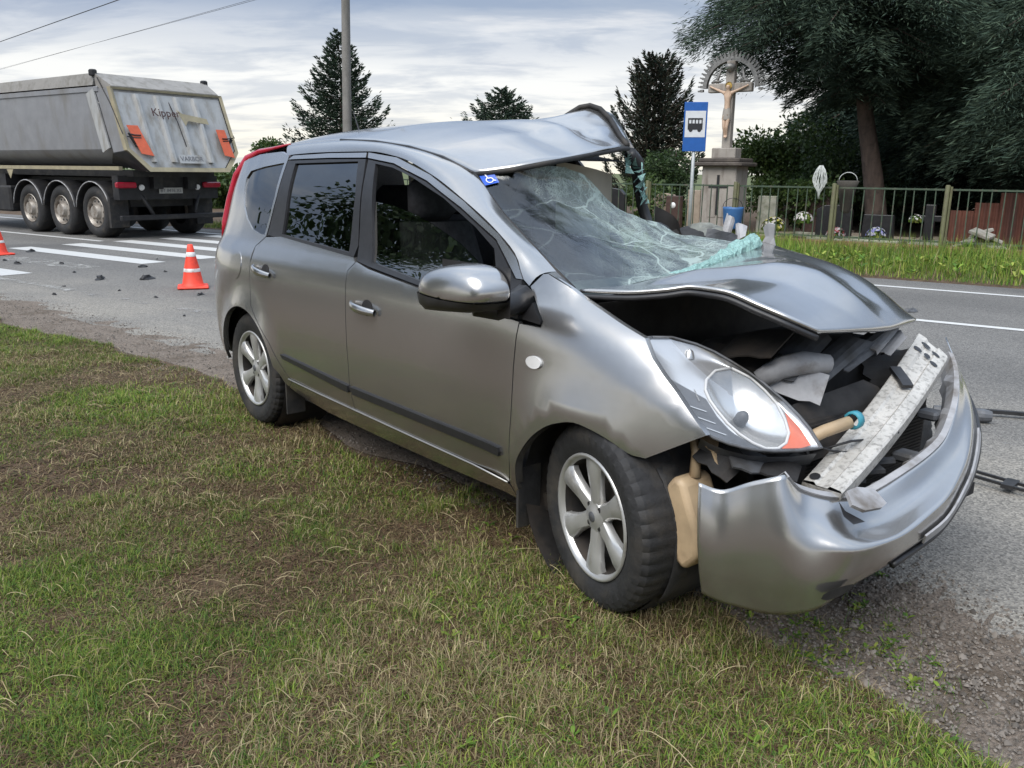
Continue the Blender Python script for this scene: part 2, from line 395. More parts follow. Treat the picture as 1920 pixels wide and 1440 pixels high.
# shoulder
rows = []
for s in sorted(ss+list(np.linspace(-3, 1.5, 160))):
    e_ = edge_o(s)+rnd.uniform(-.03, .05); rows.append([(s, grass_o(s)-.8, -.14), (s, grass_o(s)-.1, -.008+.008*rnd.random()), (s, (grass_o(s)+edge_o(s))/2, -.012+.014*rnd.random()), (s, e_+.0, -.006+.007*rnd.random()), (s, e_+.10, -.006+.006*rnd.random()), (s, e_+.22, -.008+.009*rnd.random()), (s, e_+.5, -.03)])
sh = MB().grid(rows).build('gravel_shoulder', m_gravel, smooth=True); sh.rotation_euler = (0, 0, ROADZ); sh['kind'] = 'structure'
# near verge
def gz(x, y): return .05*(fnoise(x, y, .9, 21)-.5)+.03*(fnoise(x, y, 3.1, 24)-.5)
gx = np.linspace(-16, 9, 190); nrow = 110; V = []
for i, s in enumerate(np.linspace(-40, 30, 420)):
    go = float(grass_o(s)); row = []
    for k in np.linspace(0, 1, 46):
        oo = go+.02-k*k*14; X, Y, _ = rd(s, oo); row.append((s, oo, float(gz(np.array([X]), np.array([Y]))[0])*min(1, (go+.02-oo)/.35) - (.012 if k == 0 else 0)))
    V.append(row)
vg = MB().grid(V).build('verge', m_earth, smooth=True); vg.rotation_euler = (0, 0, ROADZ); vg['kind'] = 'structure'
# far verge, rising a little to the fence
rows = []
for s in np.linspace(-90, 60, 160): rows.append([(s, 12.4+wob(s, .06, 9), -.02), (s, 12.7, .02), (s, 14, .05+wob(s, .03, 12)), (s, 15.6, .06), (s, 18, .05), (s, 45, .0)])
fv = MB().grid(rows).build('far_verge', m_earth, smooth=True); fv.rotation_euler = (0, 0, ROADZ); fv['kind'] = 'structure'

# ------------------------------------------------------------------ grass
def blades(name, P, H, W, colr, lean, m, flat=.0, seg=2):
    """many curved, tapering blades as one mesh; P points, H lengths, W widths, colr colours"""
    n = len(P); az = nr.uniform(0, 2*np.pi, n); le = nr.uniform(lean[0], lean[1], n); d = np.c_[np.cos(az), np.sin(az)]
    side = np.c_[-d[:, 1], d[:, 0]]; V = np.zeros((n, 2*seg+1, 3)); curl = nr.uniform(.6, 1.6, n)
    for k in range(seg+1):
        t = k/seg; hx = H*np.sin(le*t**.8*curl)*t; hz = H*np.cos(np.minimum(le*t*curl, 1.5))*t
        c = np.c_[P[:, 0]+d[:, 0]*hx, P[:, 1]+d[:, 1]*hx, P[:, 2]+hz]
        if k < seg:
            wd = W*(1-t*.45)/2
            V[:, 2*k, :] = c-np.c_[side*wd[:, None], np.zeros(n)]; V[:, 2*k+1, :] = c+np.c_[side*wd[:, None], np.zeros(n)]
        else: V[:, 2*seg, :] = c
    m_ = 2*seg+1; base = np.arange(n)[:, None]*m_; F = []
    for k in range(seg-1): F += [base+np.array([[2*k, 2*k+1, 2*k+3]]), base+np.array([[2*k, 2*k+3, 2*k+2]])]
    F.append(base+np.array([[2*seg-2, 2*seg-1, 2*seg]]))
    C = np.repeat(np.c_[colr, np.ones(n)][:, None, :], m_, 1)
    o = mk(name, V.reshape(-1, 3), np.concatenate(F), m, colors=C.reshape(-1, 4)); o['kind'] = 'stuff'; return o
m_blade = attr_mat('grass blades', .65, .25)
GREEN = np.array([(.095, .170, .022), (.150, .220, .030), (.060, .122, .022), (.215, .245, .05)]); DRY = np.array([(.40, .32, .17), (.28, .215, .11), (.48, .40, .23), (.18, .125, .07)])
def verge_points(n, ymin, ymax, pad=.35):
    out_ = []; tot = 0
    while tot < n:
        Y = nr.uniform(ymin, ymax, n*2); X = nr.uniform(-1, 1, n*2)*(ymax*.66+pad); k = np.abs(X) < Y*.66+pad
        X, Y = X[k], Y[k]; s = X*UX+Y*UY; oo = -X*UY+Y*UX
        lim = np.interp(s, _gs, _go)+.16*(2*fnoise(s, np.full_like(s, 5*7.3), 1.3, 5)-1)+.12*(fnoise(X, Y, 5, 41)-.5)
        k = oo < lim-.02; out_.append(np.c_[X[k], Y[k]]); tot += k.sum()
    return np.concatenate(out_)[:n]
def grass_patch(name, n, ymin, ymax, hmul=1., wmul=1.):
    P = verge_points(n, ymin, ymax); X, Y = P.T
    bare = fnoise(X, Y, 1.25, 51); lush = fnoise(X, Y, 1.0, 61); dry = fnoise(X, Y, .85, 71); tuft = fnoise(X, Y, 6.5, 81)
    keep = nr.random(n) < np.clip((.70-bare)/.13, .12, 1)*np.clip(.45+1.3*(tuft-.25), .25, 1)
    X, Y, bare, lush, dry, tuft = [a[keep] for a in (X, Y, bare, lush, dry, tuft)]; n = len(X)
    Z = gz(X, Y)-.004
    pd = np.clip(.19+2.1*(dry-.5)+.5*np.clip(bare-.5, 0, 1)+.12*(2.6-Y)/2.6, .06, .85)
    isd = nr.random(n) < pd
    g = GREEN[nr.integers(0, 4, n)]*(.5+1.25*lush[:, None]); d = DRY[nr.integers(0, 4, n)]*(.55+.6*nr.random(n)[:, None])
    C = np.where(isd[:, None], d, g)*(.8+.4*nr.random(n)[:, None])
    Hh = (.012+.030*nr.random(n)**1.5)*(.5+1.1*lush)*np.where(tuft > .56, 1.45, 1)*hmul; W = nr.uniform(.0015, .0036, n)*wmul
    le = np.where(isd, 1.25, .85)
    o = blades(name, np.c_[X, Y, Z], Hh*np.where(isd, 1.15, 1), W, C, (.3, 1.9), m_blade); return o
tag(grass_patch('lawn_grass', 300000, 1.35, 3.4), 'short patchy green and straw grass of the near verge', 'grass')
tag(grass_patch('verge_grass', 230000, 3.3, 9.5, 1.0, 1.4), 'short grass of the verge running up to the gravel', 'grass')
# dead thatch lying flat between the blades
for nm, n, y0, y1, wm in (('turf_thatch', 130000, 1.35, 3.6, 1.), ('verge_thatch', 90000, 3.5, 9.5, 1.6)):
    P = verge_points(n, y0, y1); X, Y = P.T; az = nr.uniform(0, 2*np.pi, n); L = nr.uniform(.012, .045, n); W = nr.uniform(.001, .0022, n)*wm; d = np.c_[np.cos(az), np.sin(az), nr.uniform(-.1, .35, n)]; sd_ = np.c_[-np.sin(az), np.cos(az), np.zeros(n)]*W[:, None]
    c0 = np.c_[X, Y, gz(X, Y)+nr.uniform(-.002, .010, n)]; V = np.stack([c0-sd_, c0+sd_, c0+d*L[:, None]], 1); q = fnoise(X, Y, 1.6, 55)
    C = np.array([(.13, .085, .045), (.085, .052, .03), (.24, .18, .095), (.17, .10, .06), (.30, .235, .13)])[np.clip((nr.random(n)*5*(.45+.9*q)).astype(int), 0, 4)]*nr.uniform(.6, 1.3, n)[:, None]
    o = mk(nm, V.reshape(-1, 3), np.arange(3*n).reshape(-1, 3), m_blade, colors=np.repeat(np.c_[C, np.ones(n)][:, None], 3, 1).reshape(-1, 4)); tag(o, 'dead brown thatch matted between the grass of the verge', 'thatch', kind='stuff')
# long dry stalks lying on the turf
P = verge_points(2200, 1.3, 6.5); n = len(P); L = nr.uniform(.03, .12, n)*np.where(nr.random(n) < .05, 2.2, 1)
az = nr.uniform(0, 2*np.pi, n); V = []; F = []; C = []
cen = gz(P[:, 0], P[:, 1])
for i in range(n):
    a = az[i]; b = nr.uniform(-.5, .5); x, y = P[i]; ln = L[i]; pts = []
    pts = [(x, y, cen[i]+.006)]
    for k in range(1, 6):
        aa = a+b*k/5; pts.append((pts[-1][0]+ln/5*math.cos(aa), pts[-1][1]+ln/5*math.sin(aa), cen[i]+.008+.016*math.sin(math.pi*k/5)+.010))
    wv = nr.uniform(.0005, .0009); o0 = len(V); cc = DRY[nr.integers(0, 3)]*nr.uniform(.7, 1.1)
    for k, p in enumerate(pts):
        aa = a+b*k/5+math.pi/2; dx, dy = math.cos(aa)*wv, math.sin(aa)*wv
        V += [(p[0]-dx, p[1]-dy, p[2]), (p[0]+dx, p[1]+dy, p[2]+.001)]; C += [(*cc, 1)]*2
    for k in range(5): F += [(o0+2*k, o0+2*k+1, o0+2*k+3), (o0+2*k, o0+2*k+3, o0+2*k+2)]
o = mk('dry_stalks', np.array(V), np.array(F), m_blade, colors=C); tag(o, 'pale dry grass stalks lying over the verge turf', 'straw', kind='stuff')
# broad-leaved weeds: rosettes of leaves
def weeds(name, pts, size, m, label, nleaf=(5, 10), cols=GREEN):
    V = []; F = []; C = []
    for (x, y, z) in pts:
        for k in range(nr.integers(*nleaf)):
            a = nr.uniform(0, 2*np.pi); ln = size*nr.uniform(.5, 1.15); wd = ln*nr.uniform(.2, .38); up = nr.uniform(.15, .9); o0 = len(V); cc = cols[nr.integers(0, len(cols))]*nr.uniform(.8, 1.5)
            dx, dy = math.cos(a), math.sin(a)
            for t, ww in ((0, .12), (.35, .9), (.7, 1), (1, .05)):
                cx, cy, cz = x+dx*ln*t*math.cos(up*t*.6), y+dy*ln*t*math.cos(up*t*.6), z+.004+ln*math.sin(up)*t*(1.25-.6*t)
                V += [(cx-dy*wd*ww/2, cy+dx*wd*ww/2, cz+.12*wd*ww), (cx+dy*wd*ww/2, cy-dx*wd*ww/2, cz+.12*wd*ww)]; C += [(*cc, 1)]*2
            for k2 in range(3): F += [(o0+2*k2, o0+2*k2+1, o0+2*k2+3), (o0+2*k2, o0+2*k2+3, o0+2*k2+2)]
    o = mk(name, np.array(V), np.array(F), m, colors=C); return tag(o, label, 'weeds', kind='stuff')
P = verge_points(900, 1.4, 8); lu = fnoise(P[:, 0], P[:, 1], 1.0, 61)+.3*fnoise(P[:, 0], P[:, 1], 3, 91); P = P[np.argsort(-lu)[:260]]
weeds('verge_weeds', np.c_[P, gz(P[:, 0], P[:, 1])], .034, m_blade, 'small broad leaved weeds in the near verge')
n = 520; s = nr.uniform(-1.2, .5, n); a = np.interp(s, _gs, _go)-.1; b = np.interp(s, _es, _eo)+.12; oo = a+(b-a)*nr.random(n); k = fnoise(s*UX-oo*UY, s*UY+oo*UX, 2.6, 15) > .52; s, oo = s[k], oo[k]
weeds('edge_weeds', np.c_[s*UX-oo*UY, s*UY+oo*UX, np.full(len(s), -.008)], .028, m_blade, 'tufts of grass growing in the gravel along the asphalt edge', (4, 9))
n = 9000; s = nr.uniform(-2.2, 1.2, n); a = np.interp(s, _gs, _go)-.15; b = np.interp(s, _es, _eo)+.10; oo = a+(b-a)*nr.random(n)**1.3; X, Y = s*UX-oo*UY, s*UY+oo*UX; k = fnoise(X, Y, 2.6, 15)+.25*(fnoise(X, Y, 9, 16)-.5) > .50; X, Y = X[k], Y[k]; n = len(X)
isd = nr.random(n) < .4; C = np.where(isd[:, None], DRY[nr.integers(0, 4, n)]*.8, GREEN[nr.integers(0, 4, n)])*nr.uniform(.7, 1.2, n)[:, None]
tag(blades('edge_grass', np.c_[X, Y, np.full(n, -.012)], nr.uniform(.015, .06, n), nr.uniform(.0016, .0034, n), C, (.3, 1.6), m_blade), 'thin grass spreading over the gravel to the asphalt edge', 'grass')
# far verge grass and weeds
n = 52000; s = nr.uniform(-18, 3, n); oo = nr.uniform(12.45, 15.75, n); tf = fnoise(s, oo, 1.1, 33); hh = np.interp(oo, [12.4, 12.9, 14, 15.7], [.06, .14, .26, .36])*(.45+1.1*tf)*nr.uniform(.5, 1.25, n)
X = s*UX-oo*UY; Y = s*UY+oo*UX; g = GREEN[nr.integers(0, 4, n)]*(.9+.9*tf[:, None])*(.8+.4*nr.random(n)[:, None]); isd = nr.random(n) < .08; g[isd] = DRY[nr.integers(0, 4, isd.sum())]
tag(blades('roadside_grass', np.c_[X, Y, np.full(n, .02)], hh, nr.uniform(.006, .012, n), g, (.05, .7), m_blade), 'tall unmown green grass between road and cemetery fence', 'grass')
s = nr.uniform(-16, 2, 900); oo = nr.uniform(12.8, 15.4, 900)
weeds('roadside_weeds', np.c_[s*UX-oo*UY, s*UY+oo*UX, .05+.12*nr.random(900)], .13, m_blade, 'broad leaved weeds in the tall grass by the cemetery fence', (4, 8), GREEN*1.25)
# loose stones of the shoulder
n = 26000; s = np.r_[nr.uniform(-10, 1.2, 13000), nr.uniform(-1.6, .9, 13000)]; a = np.interp(s, _gs, _go)-.15; b = np.interp(s, _es, _eo)+.35; oo = a+(b-a)*nr.beta(1.6, 1.8, n); k = nr.random(n) < .9; s, oo = s[k], oo[k]; n = len(s)
T = np.array([(1, 0, -.5), (-.5, .87, -.5), (-.5, -.87, -.5), (0, 0, .8), (.6, .5, .3)]); FT = np.array([(0, 1, 4), (1, 3, 4), (0, 4, 3), (1, 2, 3), (0, 3, 2)])
sz = nr.lognormal(-5.4, .45, n); rot = nr.uniform(0, 6.28, n); c, sn = np.cos(rot), np.sin(rot)
V = np.stack([(T[:, 0]*c[:, None]-T[:, 1]*sn[:, None])*sz[:, None]+(s*UX-oo*UY)[:, None], (T[:, 0]*sn[:, None]+T[:, 1]*c[:, None])*sz[:, None]+(s*UY+oo*UX)[:, None], (T[:, 2]*.7)[None]*sz[:, None]+.002], -1)
cc = (np.array([.165, .145, .125])[None]*nr.uniform(.4, 1.5, n)[:, None]); C = np.repeat(np.c_[cc, np.ones(n)][:, None], 5, 1)
o = mk('gravel_stones', V.reshape(-1, 3), (FT[None]+5*np.arange(n)[:, None, None]).reshape(-1, 3), attr_mat('loose stones', .9), colors=C.reshape(-1, 4)); tag(o, 'loose small stones along the gravel shoulder', 'gravel', kind='stuff')
# ================================================================== CRASHED CAR
# car frame: x forward from the rear axle, y from its right-hand side (facing the verge) to its left, z up
CARO = (-1.4237, 4.5706, 0.); CARZ = R(-50.796)
car = empty('crashed_hatchback', 'silver hatchback with its front end, windscreen and roof smashed, half on the verge', 'car', CARO, CARZ)
def paint_mat():
    m = bpy.data.materials.new('silver paint'); m.use_nodes = True; t = m.node_tree; b = t.nodes['Principled BSDF']
    co = N(t, 'ShaderNodeTexCoord').outputs['Object']
    n = N(t, 'ShaderNodeTexNoise'); n.inputs['Scale'].default_value = 3.1; n.inputs['Detail'].default_value = 9; n.inputs['Roughness'].default_value = .7; link(t, co, n.inputs['Vector'])
    r = N(t, 'ShaderNodeValToRGB'); r.color_ramp.elements[0].position = .42; r.color_ramp.elements[1].position = .78; link(t, n.outputs[0], r.inputs[0])
    mx = N(t, 'ShaderNodeMix', data_type='RGBA'); link(t, r.outputs[0], mx.inputs[0]); mx.inputs[6].default_value = (.465, .458, .45, 1); mx.inputs[7].default_value = (.41, .405, .39, 1)
    sp = N(t, 'ShaderNodeSeparateXYZ'); link(t, co, sp.inputs[0])
    # road dust thrown up on the lowest part of the panels
    mr = N(t, 'ShaderNodeMapRange'); mr.inputs[1].default_value = .50; mr.inputs[2].default_value = .18; link(t, sp.outputs[2], mr.inputs[0])
    n2 = N(t, 'ShaderNodeTexNoise'); n2.inputs['Scale'].default_value = 9; n2.inputs['Detail'].default_value = 8; link(t, co, n2.inputs['Vector'])
    du = N(t, 'ShaderNodeMath', operation='MULTIPLY'); link(t, mr.outputs[0], du.inputs[0]); link(t, n2.outputs[0], du.inputs[1])
    mx2 = N(t, 'ShaderNodeMix', data_type='RGBA'); link(t, du.outputs[0], mx2.inputs[0]); link(t, mx.outputs[2], mx2.inputs[6]); mx2.inputs[7].default_value = (.20, .175, .14, 1)
    link(t, mx2.outputs[2], b.inputs['Base Color'])
    b.inputs['Metallic'].default_value = .88
    rr = N(t, 'ShaderNodeMapRange'); rr.inputs[3].default_value = .20; rr.inputs[4].default_value = .30; link(t, n.outputs[0], rr.inputs[0]); link(t, rr.outputs[0], b.inputs['Roughness'])
    b.inputs['Coat Weight'].default_value = .7; b.inputs['Coat Roughness'].default_value = .07
    return m
m_sil = paint_mat()
m_blk = mat('black trim', (.022, .022, .024), .42, var=.2, scale=30)
m_rub = mat('black rubber', (.02, .02, .021), .72, var=.3, scale=25, dirt=(.06, .052, .042), dscale=6, dlo=.5, dhi=.75, bump=.2)
m_bay = mat('bay grime and dark fill', (.018, .017, .017), .75, var=.5, scale=14, dirt=(.05, .04, .032), dscale=5)
m_plast = mat('grey plastic', (.10, .105, .115), .5, var=.25, scale=18, dirt=(.04, .036, .03), dscale=7)
m_lgrey = mat('pale plastic', (.36, .36, .37), .5, var=.15, scale=18, dirt=(.14, .12, .1), dscale=8)
m_alu = mat('dirty alloy beam', (.58, .56, .52), .55, metal=.25, var=.15, scale=7, dirt=(.07, .06, .05), dscale=55, dlo=.50, dhi=.82, bump=.4, bscale=90, dstretch=(1, 1, 1))
m_rim = mat('alloy wheel paint', (.50, .50, .49), .34, metal=.55, var=.06, scale=8, dirt=(.16, .13, .10), dscale=9, dlo=.58, dhi=.8)
m_tank = mat('yellowed washer tank', (.46, .34, .21), .5, var=.18, scale=9, dirt=(.22, .15, .09), dscale=5)
m_red = mat('red tail lamp', (.42, .012, .03), .15, var=.1, coat=.6)
m_chrome = mat('reflector chrome', (.70, .70, .70), .25, metal=.7, var=.05, scale=9)
m_reflw = mat('reflector bowl', (.74, .74, .73), .2, metal=.75, var=.05, scale=20)
m_orange = mat('amber lamp', (.75, .13, .035), .25, var=.1, coat=.5)
m_seat = mat('dark seat cloth', (.035, .036, .042), .9, var=.3, scale=40)
m_lseat = mat('grey seat cloth', (.045, .045, .05), .9, var=.3, scale=40)
m_cream = mat('cream headliner', (.52, .47, .38), .9, var=.1, scale=8)
m_white = mat('white plastic', (.75, .75, .74), .4, var=.05)
m_blue = mat('sticker blue', (.03, .11, .55), .4, var=.05)
m_teal = mat('hose collar blue', (.05, .28, .36), .5, var=.15)
m_dglass = glass_mat('privacy glass', (.035, .037, .036), 0., .10)
m_glass = glass_mat('side glass', (.30, .33, .31), 0., .17)
m_lens = glass_mat('headlamp lens', (.93, .93, .93), .0, .05)
def shattered():
    """laminated glass: green tint, craze of white cracks, milky where it is crushed"""
    m = bpy.data.materials.new('shattered windscreen'); m.use_nodes = True; t = m.node_tree; t.nodes.remove(t.nodes['Principled BSDF'])
    co = N(t, 'ShaderNodeTexCoord').outputs['Object']
    wn = N(t, 'ShaderNodeTexNoise'); wn.inputs['Scale'].default_value = 5; link(t, co, wn.inputs['Vector'])
    wa = N(t, 'ShaderNodeMix', data_type='RGBA', blend_type='LINEAR_LIGHT'); wa.inputs[0].default_value = .06; link(t, co, wa.inputs[6]); link(t, wn.outputs[1], wa.inputs[7])
    def crack(sc, lo, hi, st=(1, 1, 1)):
        mp = N(t, 'ShaderNodeMapping'); mp.inputs['Scale'].default_value = st; mp.inputs['Rotation'].default_value = (0, 0, R(25)); link(t, wa.outputs[2], mp.inputs[0])
        v = N(t, 'ShaderNodeTexVoronoi', feature='DISTANCE_TO_EDGE'); v.inputs['Scale'].default_value = sc; link(t, mp.outputs[0], v.inputs['Vector'])
        r = N(t, 'ShaderNodeMapRange'); r.inputs[1].default_value = lo; r.inputs[2].default_value = hi; r.inputs[3].default_value = 1; r.inputs[4].default_value = 0; link(t, v.outputs[0], r.inputs[0]); return r.outputs[0]
    at = N(t, 'ShaderNodeAttribute'); at.attribute_name = 'Col'      # how crushed the glass is, from the mesh
    big = crack(4.5, .0, .018, (1, .45, 1)); mid = crack(26, .0, .035, (1, .6, 1)); fine = crack(95, .0, .30)
    def mth(op, a, b):
        n = N(t, 'ShaderNodeMath', operation=op); n.use_clamp = True
        for i, v in enumerate((a, b)):
            if isinstance(v, (int, float)): n.inputs[i].default_value = v
            else: link(t, v, n.inputs[i])
        return n.outputs[0]
    sx = N(t, 'ShaderNodeSeparateColor'); link(t, at.outputs['Color'], sx.inputs[0]); cr = sx.outputs[0]
    mp4 = N(t, 'ShaderNodeMapping'); mp4.inputs['Scale'].default_value = (1, 1.9, 1); mp4.inputs['Rotation'].default_value = (0, 0, R(-35)); link(t, wa.outputs[2], mp4.inputs[0])
    n4 = N(t, 'ShaderNodeTexNoise'); n4.inputs['Scale'].default_value = 7; n4.inputs['Detail'].default_value = 9; n4.inputs['Roughness'].default_value = .66; link(t, mp4.outputs[0], n4.inputs['Vector'])
    patch = N(t, 'ShaderNodeMapRange'); patch.inputs[1].default_value = .42; patch.inputs[2].default_value = .66; link(t, n4.outputs[0], patch.inputs[0])
    den_ = mth('MULTIPLY', cr, mth('ADD', patch.outputs[0], .35))
    fac = mth('ADD', mth('MULTIPLY', big, mth('ADD', cr, .15)), mth('ADD', mth('MULTIPLY', mid, mth('MULTIPLY', cr, .45)), mth('MULTIPLY', mth('ADD', mth('MULTIPLY', fine, .55), .38), den_)))
    tr = N(t, 'ShaderNodeBsdfTransparent'); tr.inputs[0].default_value = (.40, .52, .49, 1)
    gl = N(t, 'ShaderNodeBsdfGlossy'); gl.inputs['Roughness'].default_value = .06
    fr = fresnel2(t, 1.5)
    a2 = mth('ADD', fr.outputs[0], .06)
    g1 = N(t, 'ShaderNodeMixShader'); link(t, a2, g1.inputs[0]); link(t, tr.outputs[0], g1.inputs[1]); link(t, gl.outputs[0], g1.inputs[2])
    df = N(t, 'ShaderNodeBsdfDiffuse'); tl = N(t, 'ShaderNodeBsdfTranslucent')
    for s_ in (df, tl): s_.inputs[0].default_value = (.50, .60, .57, 1)
    dm = N(t, 'ShaderNodeMixShader'); dm.inputs[0].default_value = .35; link(t, df.outputs[0], dm.inputs[1]); link(t, tl.outputs[0], dm.inputs[2])
    mx = N(t, 'ShaderNodeMixShader'); link(t, fac, mx.inputs[0]); link(t, g1.outputs[0], mx.inputs[1]); link(t, dm.outputs[0], mx.inputs[2])
    bp = N(t, 'ShaderNodeBump'); bp.inputs['Strength'].default_value = .35; bp.inputs['Distance'].default_value = .01; link(t, n4.outputs[0], bp.inputs['Height'])
    link(t, bp.outputs[0], gl.inputs['Normal'])
    link(t, mx.outputs[0], t.nodes['Material Output'].inputs[0]); return m
m_shat = shattered()

# ---- side panels cut from the body surface ys(x, z)
def pin(pts, poly):
    x, y = pts[:, 0], pts[:, 1]; ins = np.zeros(len(pts), bool); n = len(poly)
    for i in range(n):
        x0, y0 = poly[i]; x1, y1 = poly[(i+1) % n]
        c = ((y0 > y) != (y1 > y)); 
        if y1 != y0: ins ^= c & (x < (x1-x0)*(y-y0)/(y1-y0)+x0)
    return ins
def dens(poly, step):
    o_ = []
    for i in range(len(poly)):
        a = np.array(poly[i]); b = np.array(poly[(i+1) % len(poly)]); n = max(1, int(np.linalg.norm(b-a)/step)); o_ += [tuple(a+(b-a)*k/n) for k in range(n)]
    return o_
def inset(poly, d):
    p = np.array(poly); n = len(p); ar = sum(p[i, 0]*p[(i+1) % n, 1]-p[(i+1) % n, 0]*p[i, 1] for i in range(n)); sg = 1 if ar > 0 else -1; q = []
    for i in range(n):
        e0 = p[i]-p[i-1]; e1 = p[(i+1) % n]-p[i]; e0 = e0/(np.linalg.norm(e0)+1e-9); e1 = e1/(np.linalg.norm(e1)+1e-9)
        n0 = np.array([-e0[1], e0[0]])*sg; n1 = np.array([-e1[1], e1[0]])*sg; b = n0+n1; l = np.linalg.norm(b); b = b/l if l > 1e-6 else n0
        q.append(tuple(p[i]+b*d/max(.5, b@n0)))
    return q
def panel(name, polys, m, parent=None, holes=(), dy=0., step=.045, flange=.018, gap=.0025, mirror=False):
    """one pressed panel: outline(s) in side view laid on the body surface, with turned-in edges"""
    V = []; F = []; NR = []
    for poly in polys:
        pl = dens(inset(poly, gap), step) if gap else dens(poly, step); hs = [dens(h, step) for h in holes]
        pts = list(pl); ed = [(i, (i+1) % len(pl)) for i in range(len(pl))]
        for h in hs:
            k = len(pts); pts += h; ed += [(k+i, k+(i+1) % len(h)) for i in range(len(h))]
        a = np.array(pl); x0, z0 = a.min(0); x1, z1 = a.max(0)
        G = np.array([(x, z) for x in np.arange(x0+step/2, x1, step) for z in np.arange(z0+step/2, z1, step)])
        if len(G):
            k = pin(G, inset(pl, step*.35))
            for h in hs: k &= ~pin(G, inset(h, -step*.35))
            pts += [tuple(g) for g in G[k]]
        vv, _, ff, *_ = delaunay_2d_cdt([Vector(p) for p in pts], ed, [], 0, 1e-5)
        v2 = np.array([(v.x, v.y) for v in vv]); f2 = [list(f) for f in ff if len(f) == 3]
        cen = np.array([v2[f].mean(0) for f in f2]); ok = pin(cen, pl)
        for h in hs: ok &= ~pin(cen, h)
        f2 = [f for f, q in zip(f2, ok) if q]; b0 = len(V)
        for x, z in v2:
            x, z = float(x), float(z); e = .006; y = ys(x, z)+dy; V.append((x, y, z))
            n = Vector(((ys(x+e, z)-ys(x-e, z))/(2*e), -1, (ys(x, z+e)-ys(x, z-e))/(2*e))).normalized(); NR.append(n)
        cnt = {}
        for f in f2:
            # orient towards -y
            p, q, r = [v2[i] for i in f]
            if (q[0]-p[0])*(r[1]-p[1])-(q[1]-p[1])*(r[0]-p[0]) < 0: f = [f[0], f[2], f[1]]
            F.append([b0+i for i in f])
            for i in range(3):
                e_ = (f[i], f[(i+1) % 3]); cnt[e_] = 1
        if flange:
            for (i, j) in [e_ for e_ in cnt if (e_[1], e_[0]) not in cnt]:
                k = len(V); A, B = V[b0+i], V[b0+j]; 
                V += [A, B, (B[0], B[1]+flange, B[2]), (A[0], A[1]+flange, A[2])]
                nn = Vector((B[2]-A[2], 0, -(B[0]-A[0]))).normalized() if (abs(B[2]-A[2])+abs(B[0]-A[0])) > 1e-9 else Vector((0, -1, 0))
                NR += [nn]*4; F.append([k+1, k, k+3, k+2])
    if mirror:
        V = [(x, 1.69-y, z) for x, y, z in V]; F = [f[::-1] for f in F]; NR = [Vector((n.x, -n.y, n.z)) for n in NR]
    o = mk(name, V, F, m, parent or car, smooth=True)
    o.data.normals_split_custom_set_from_vertices([tuple(n) for n in NR]); return o
BCUT = [(1.117, .31), (1.113, .426), (1.122, .52), (1.115, .66), (1.099, .821), (1.083, .926), (1.116, .964)]
BUP = [(1.097, 1.032), (1.025, 1.233), (.991, 1.325), (.948, 1.427)]
RCUT = [(.475, .325), (.45, .345), (.379, .421), (.316, .498), (.203, .594), (.115, .664), (.08, .76), (.056, .874), (.045, .958), (.132, 1.011)]
# rear door
rdoor = panel('rear_door', [RCUT[::-1]+BCUT[:1]+BCUT[1:]+[(1.085, .985), (.722, 1.003), (.308, 1.024)], [(.127, 1.398), (.172, 1.421), (.585, 1.429), (.945, 1.428), (.952, 1.402), (.585, 1.403), (.19, 1.398)]], m_sil)
panel('window_frame', [[(.14, 1.018), (.722, .998), (1.085, .981)]+BUP[:-1]+[(.955, 1.40), (.585, 1.401), (.19, 1.396), (.13, 1.394), (.152, 1.216)]], m_blk, rdoor, holes=[[(.235, 1.379), (.892, 1.388), (.972, 1.239), (1.032, 1.0), (.722, 1.014), (.312, 1.034), (.294, 1.139)]], dy=.001)
panel('window_glass', [[(.222, 1.39), (.9, 1.40), (.985, 1.239), (1.045, .985), (.722, 1.0), (.295, 1.02), (.28, 1.139)]], m_dglass, rdoor, dy=.012, flange=0, gap=0)
# front door
FTOP = [(.956, 1.427), (1.213, 1.404), (1.509, 1.336), (1.788, 1.243), (2.039, 1.138), (2.159, 1.068), (2.22, 1.0)]
FFR = [(2.252, .924), (2.268, .871), (2.263, .822), (2.261, .712), (2.264, .553), (2.258, .373), (2.225, .296)]
fd_w = [(1.12, .966), (1.238, .950), (1.693, .912), (2.1, .882), (2.268, .871)]
fdoor = panel('front_door', [BCUT[::-1][0:1]+[(1.12, .97)]+fd_w[1:]+FFR[2:]+BCUT[:-1]], m_sil)
panel('window_surround', [FTOP+[(2.185, 1.0), (2.03, 1.119), (1.78, 1.219), (1.5, 1.312), (1.205, 1.379), (.97, 1.402)]], m_sil, fdoor, gap=.001)
panel('window_frame', [[(1.12, .968), (1.238, .954), (1.693, .916), (2.1, .886), (2.258, .874), (2.25, .93), (2.215, 1.0)]+[(2.175, 1.0), (2.03, 1.115), (1.78, 1.215), (1.5, 1.308), (1.205, 1.375), (.975, 1.398), (1.03, 1.233), (1.1, 1.032)]], m_blk, fdoor,
      holes=[[(1.053, 1.378), (1.212, 1.361), (1.393, 1.322), (1.65, 1.250), (1.89, 1.157), (2.03, 1.088), (2.062, 1.03), (2.075, .906), (1.693, .934), (1.243, .975), (1.15, 1.175)]], dy=.001)
panel('window_glass', [[(1.142, 1.219), (1.276, 1.21), (1.484, 1.178), (1.66, 1.133), (1.813, 1.088), (1.927, 1.041), (2.02, .98), (2.08, .90), (1.693, .92), (1.235, .955)]], m_glass, fdoor, dy=.014, flange=.003, gap=0)
panel('mirror_triangle', [[(2.262, .965), (2.366, .884), (2.366, .87), (2.276, .877)]], m_blk, car, dy=.001, step=.02)
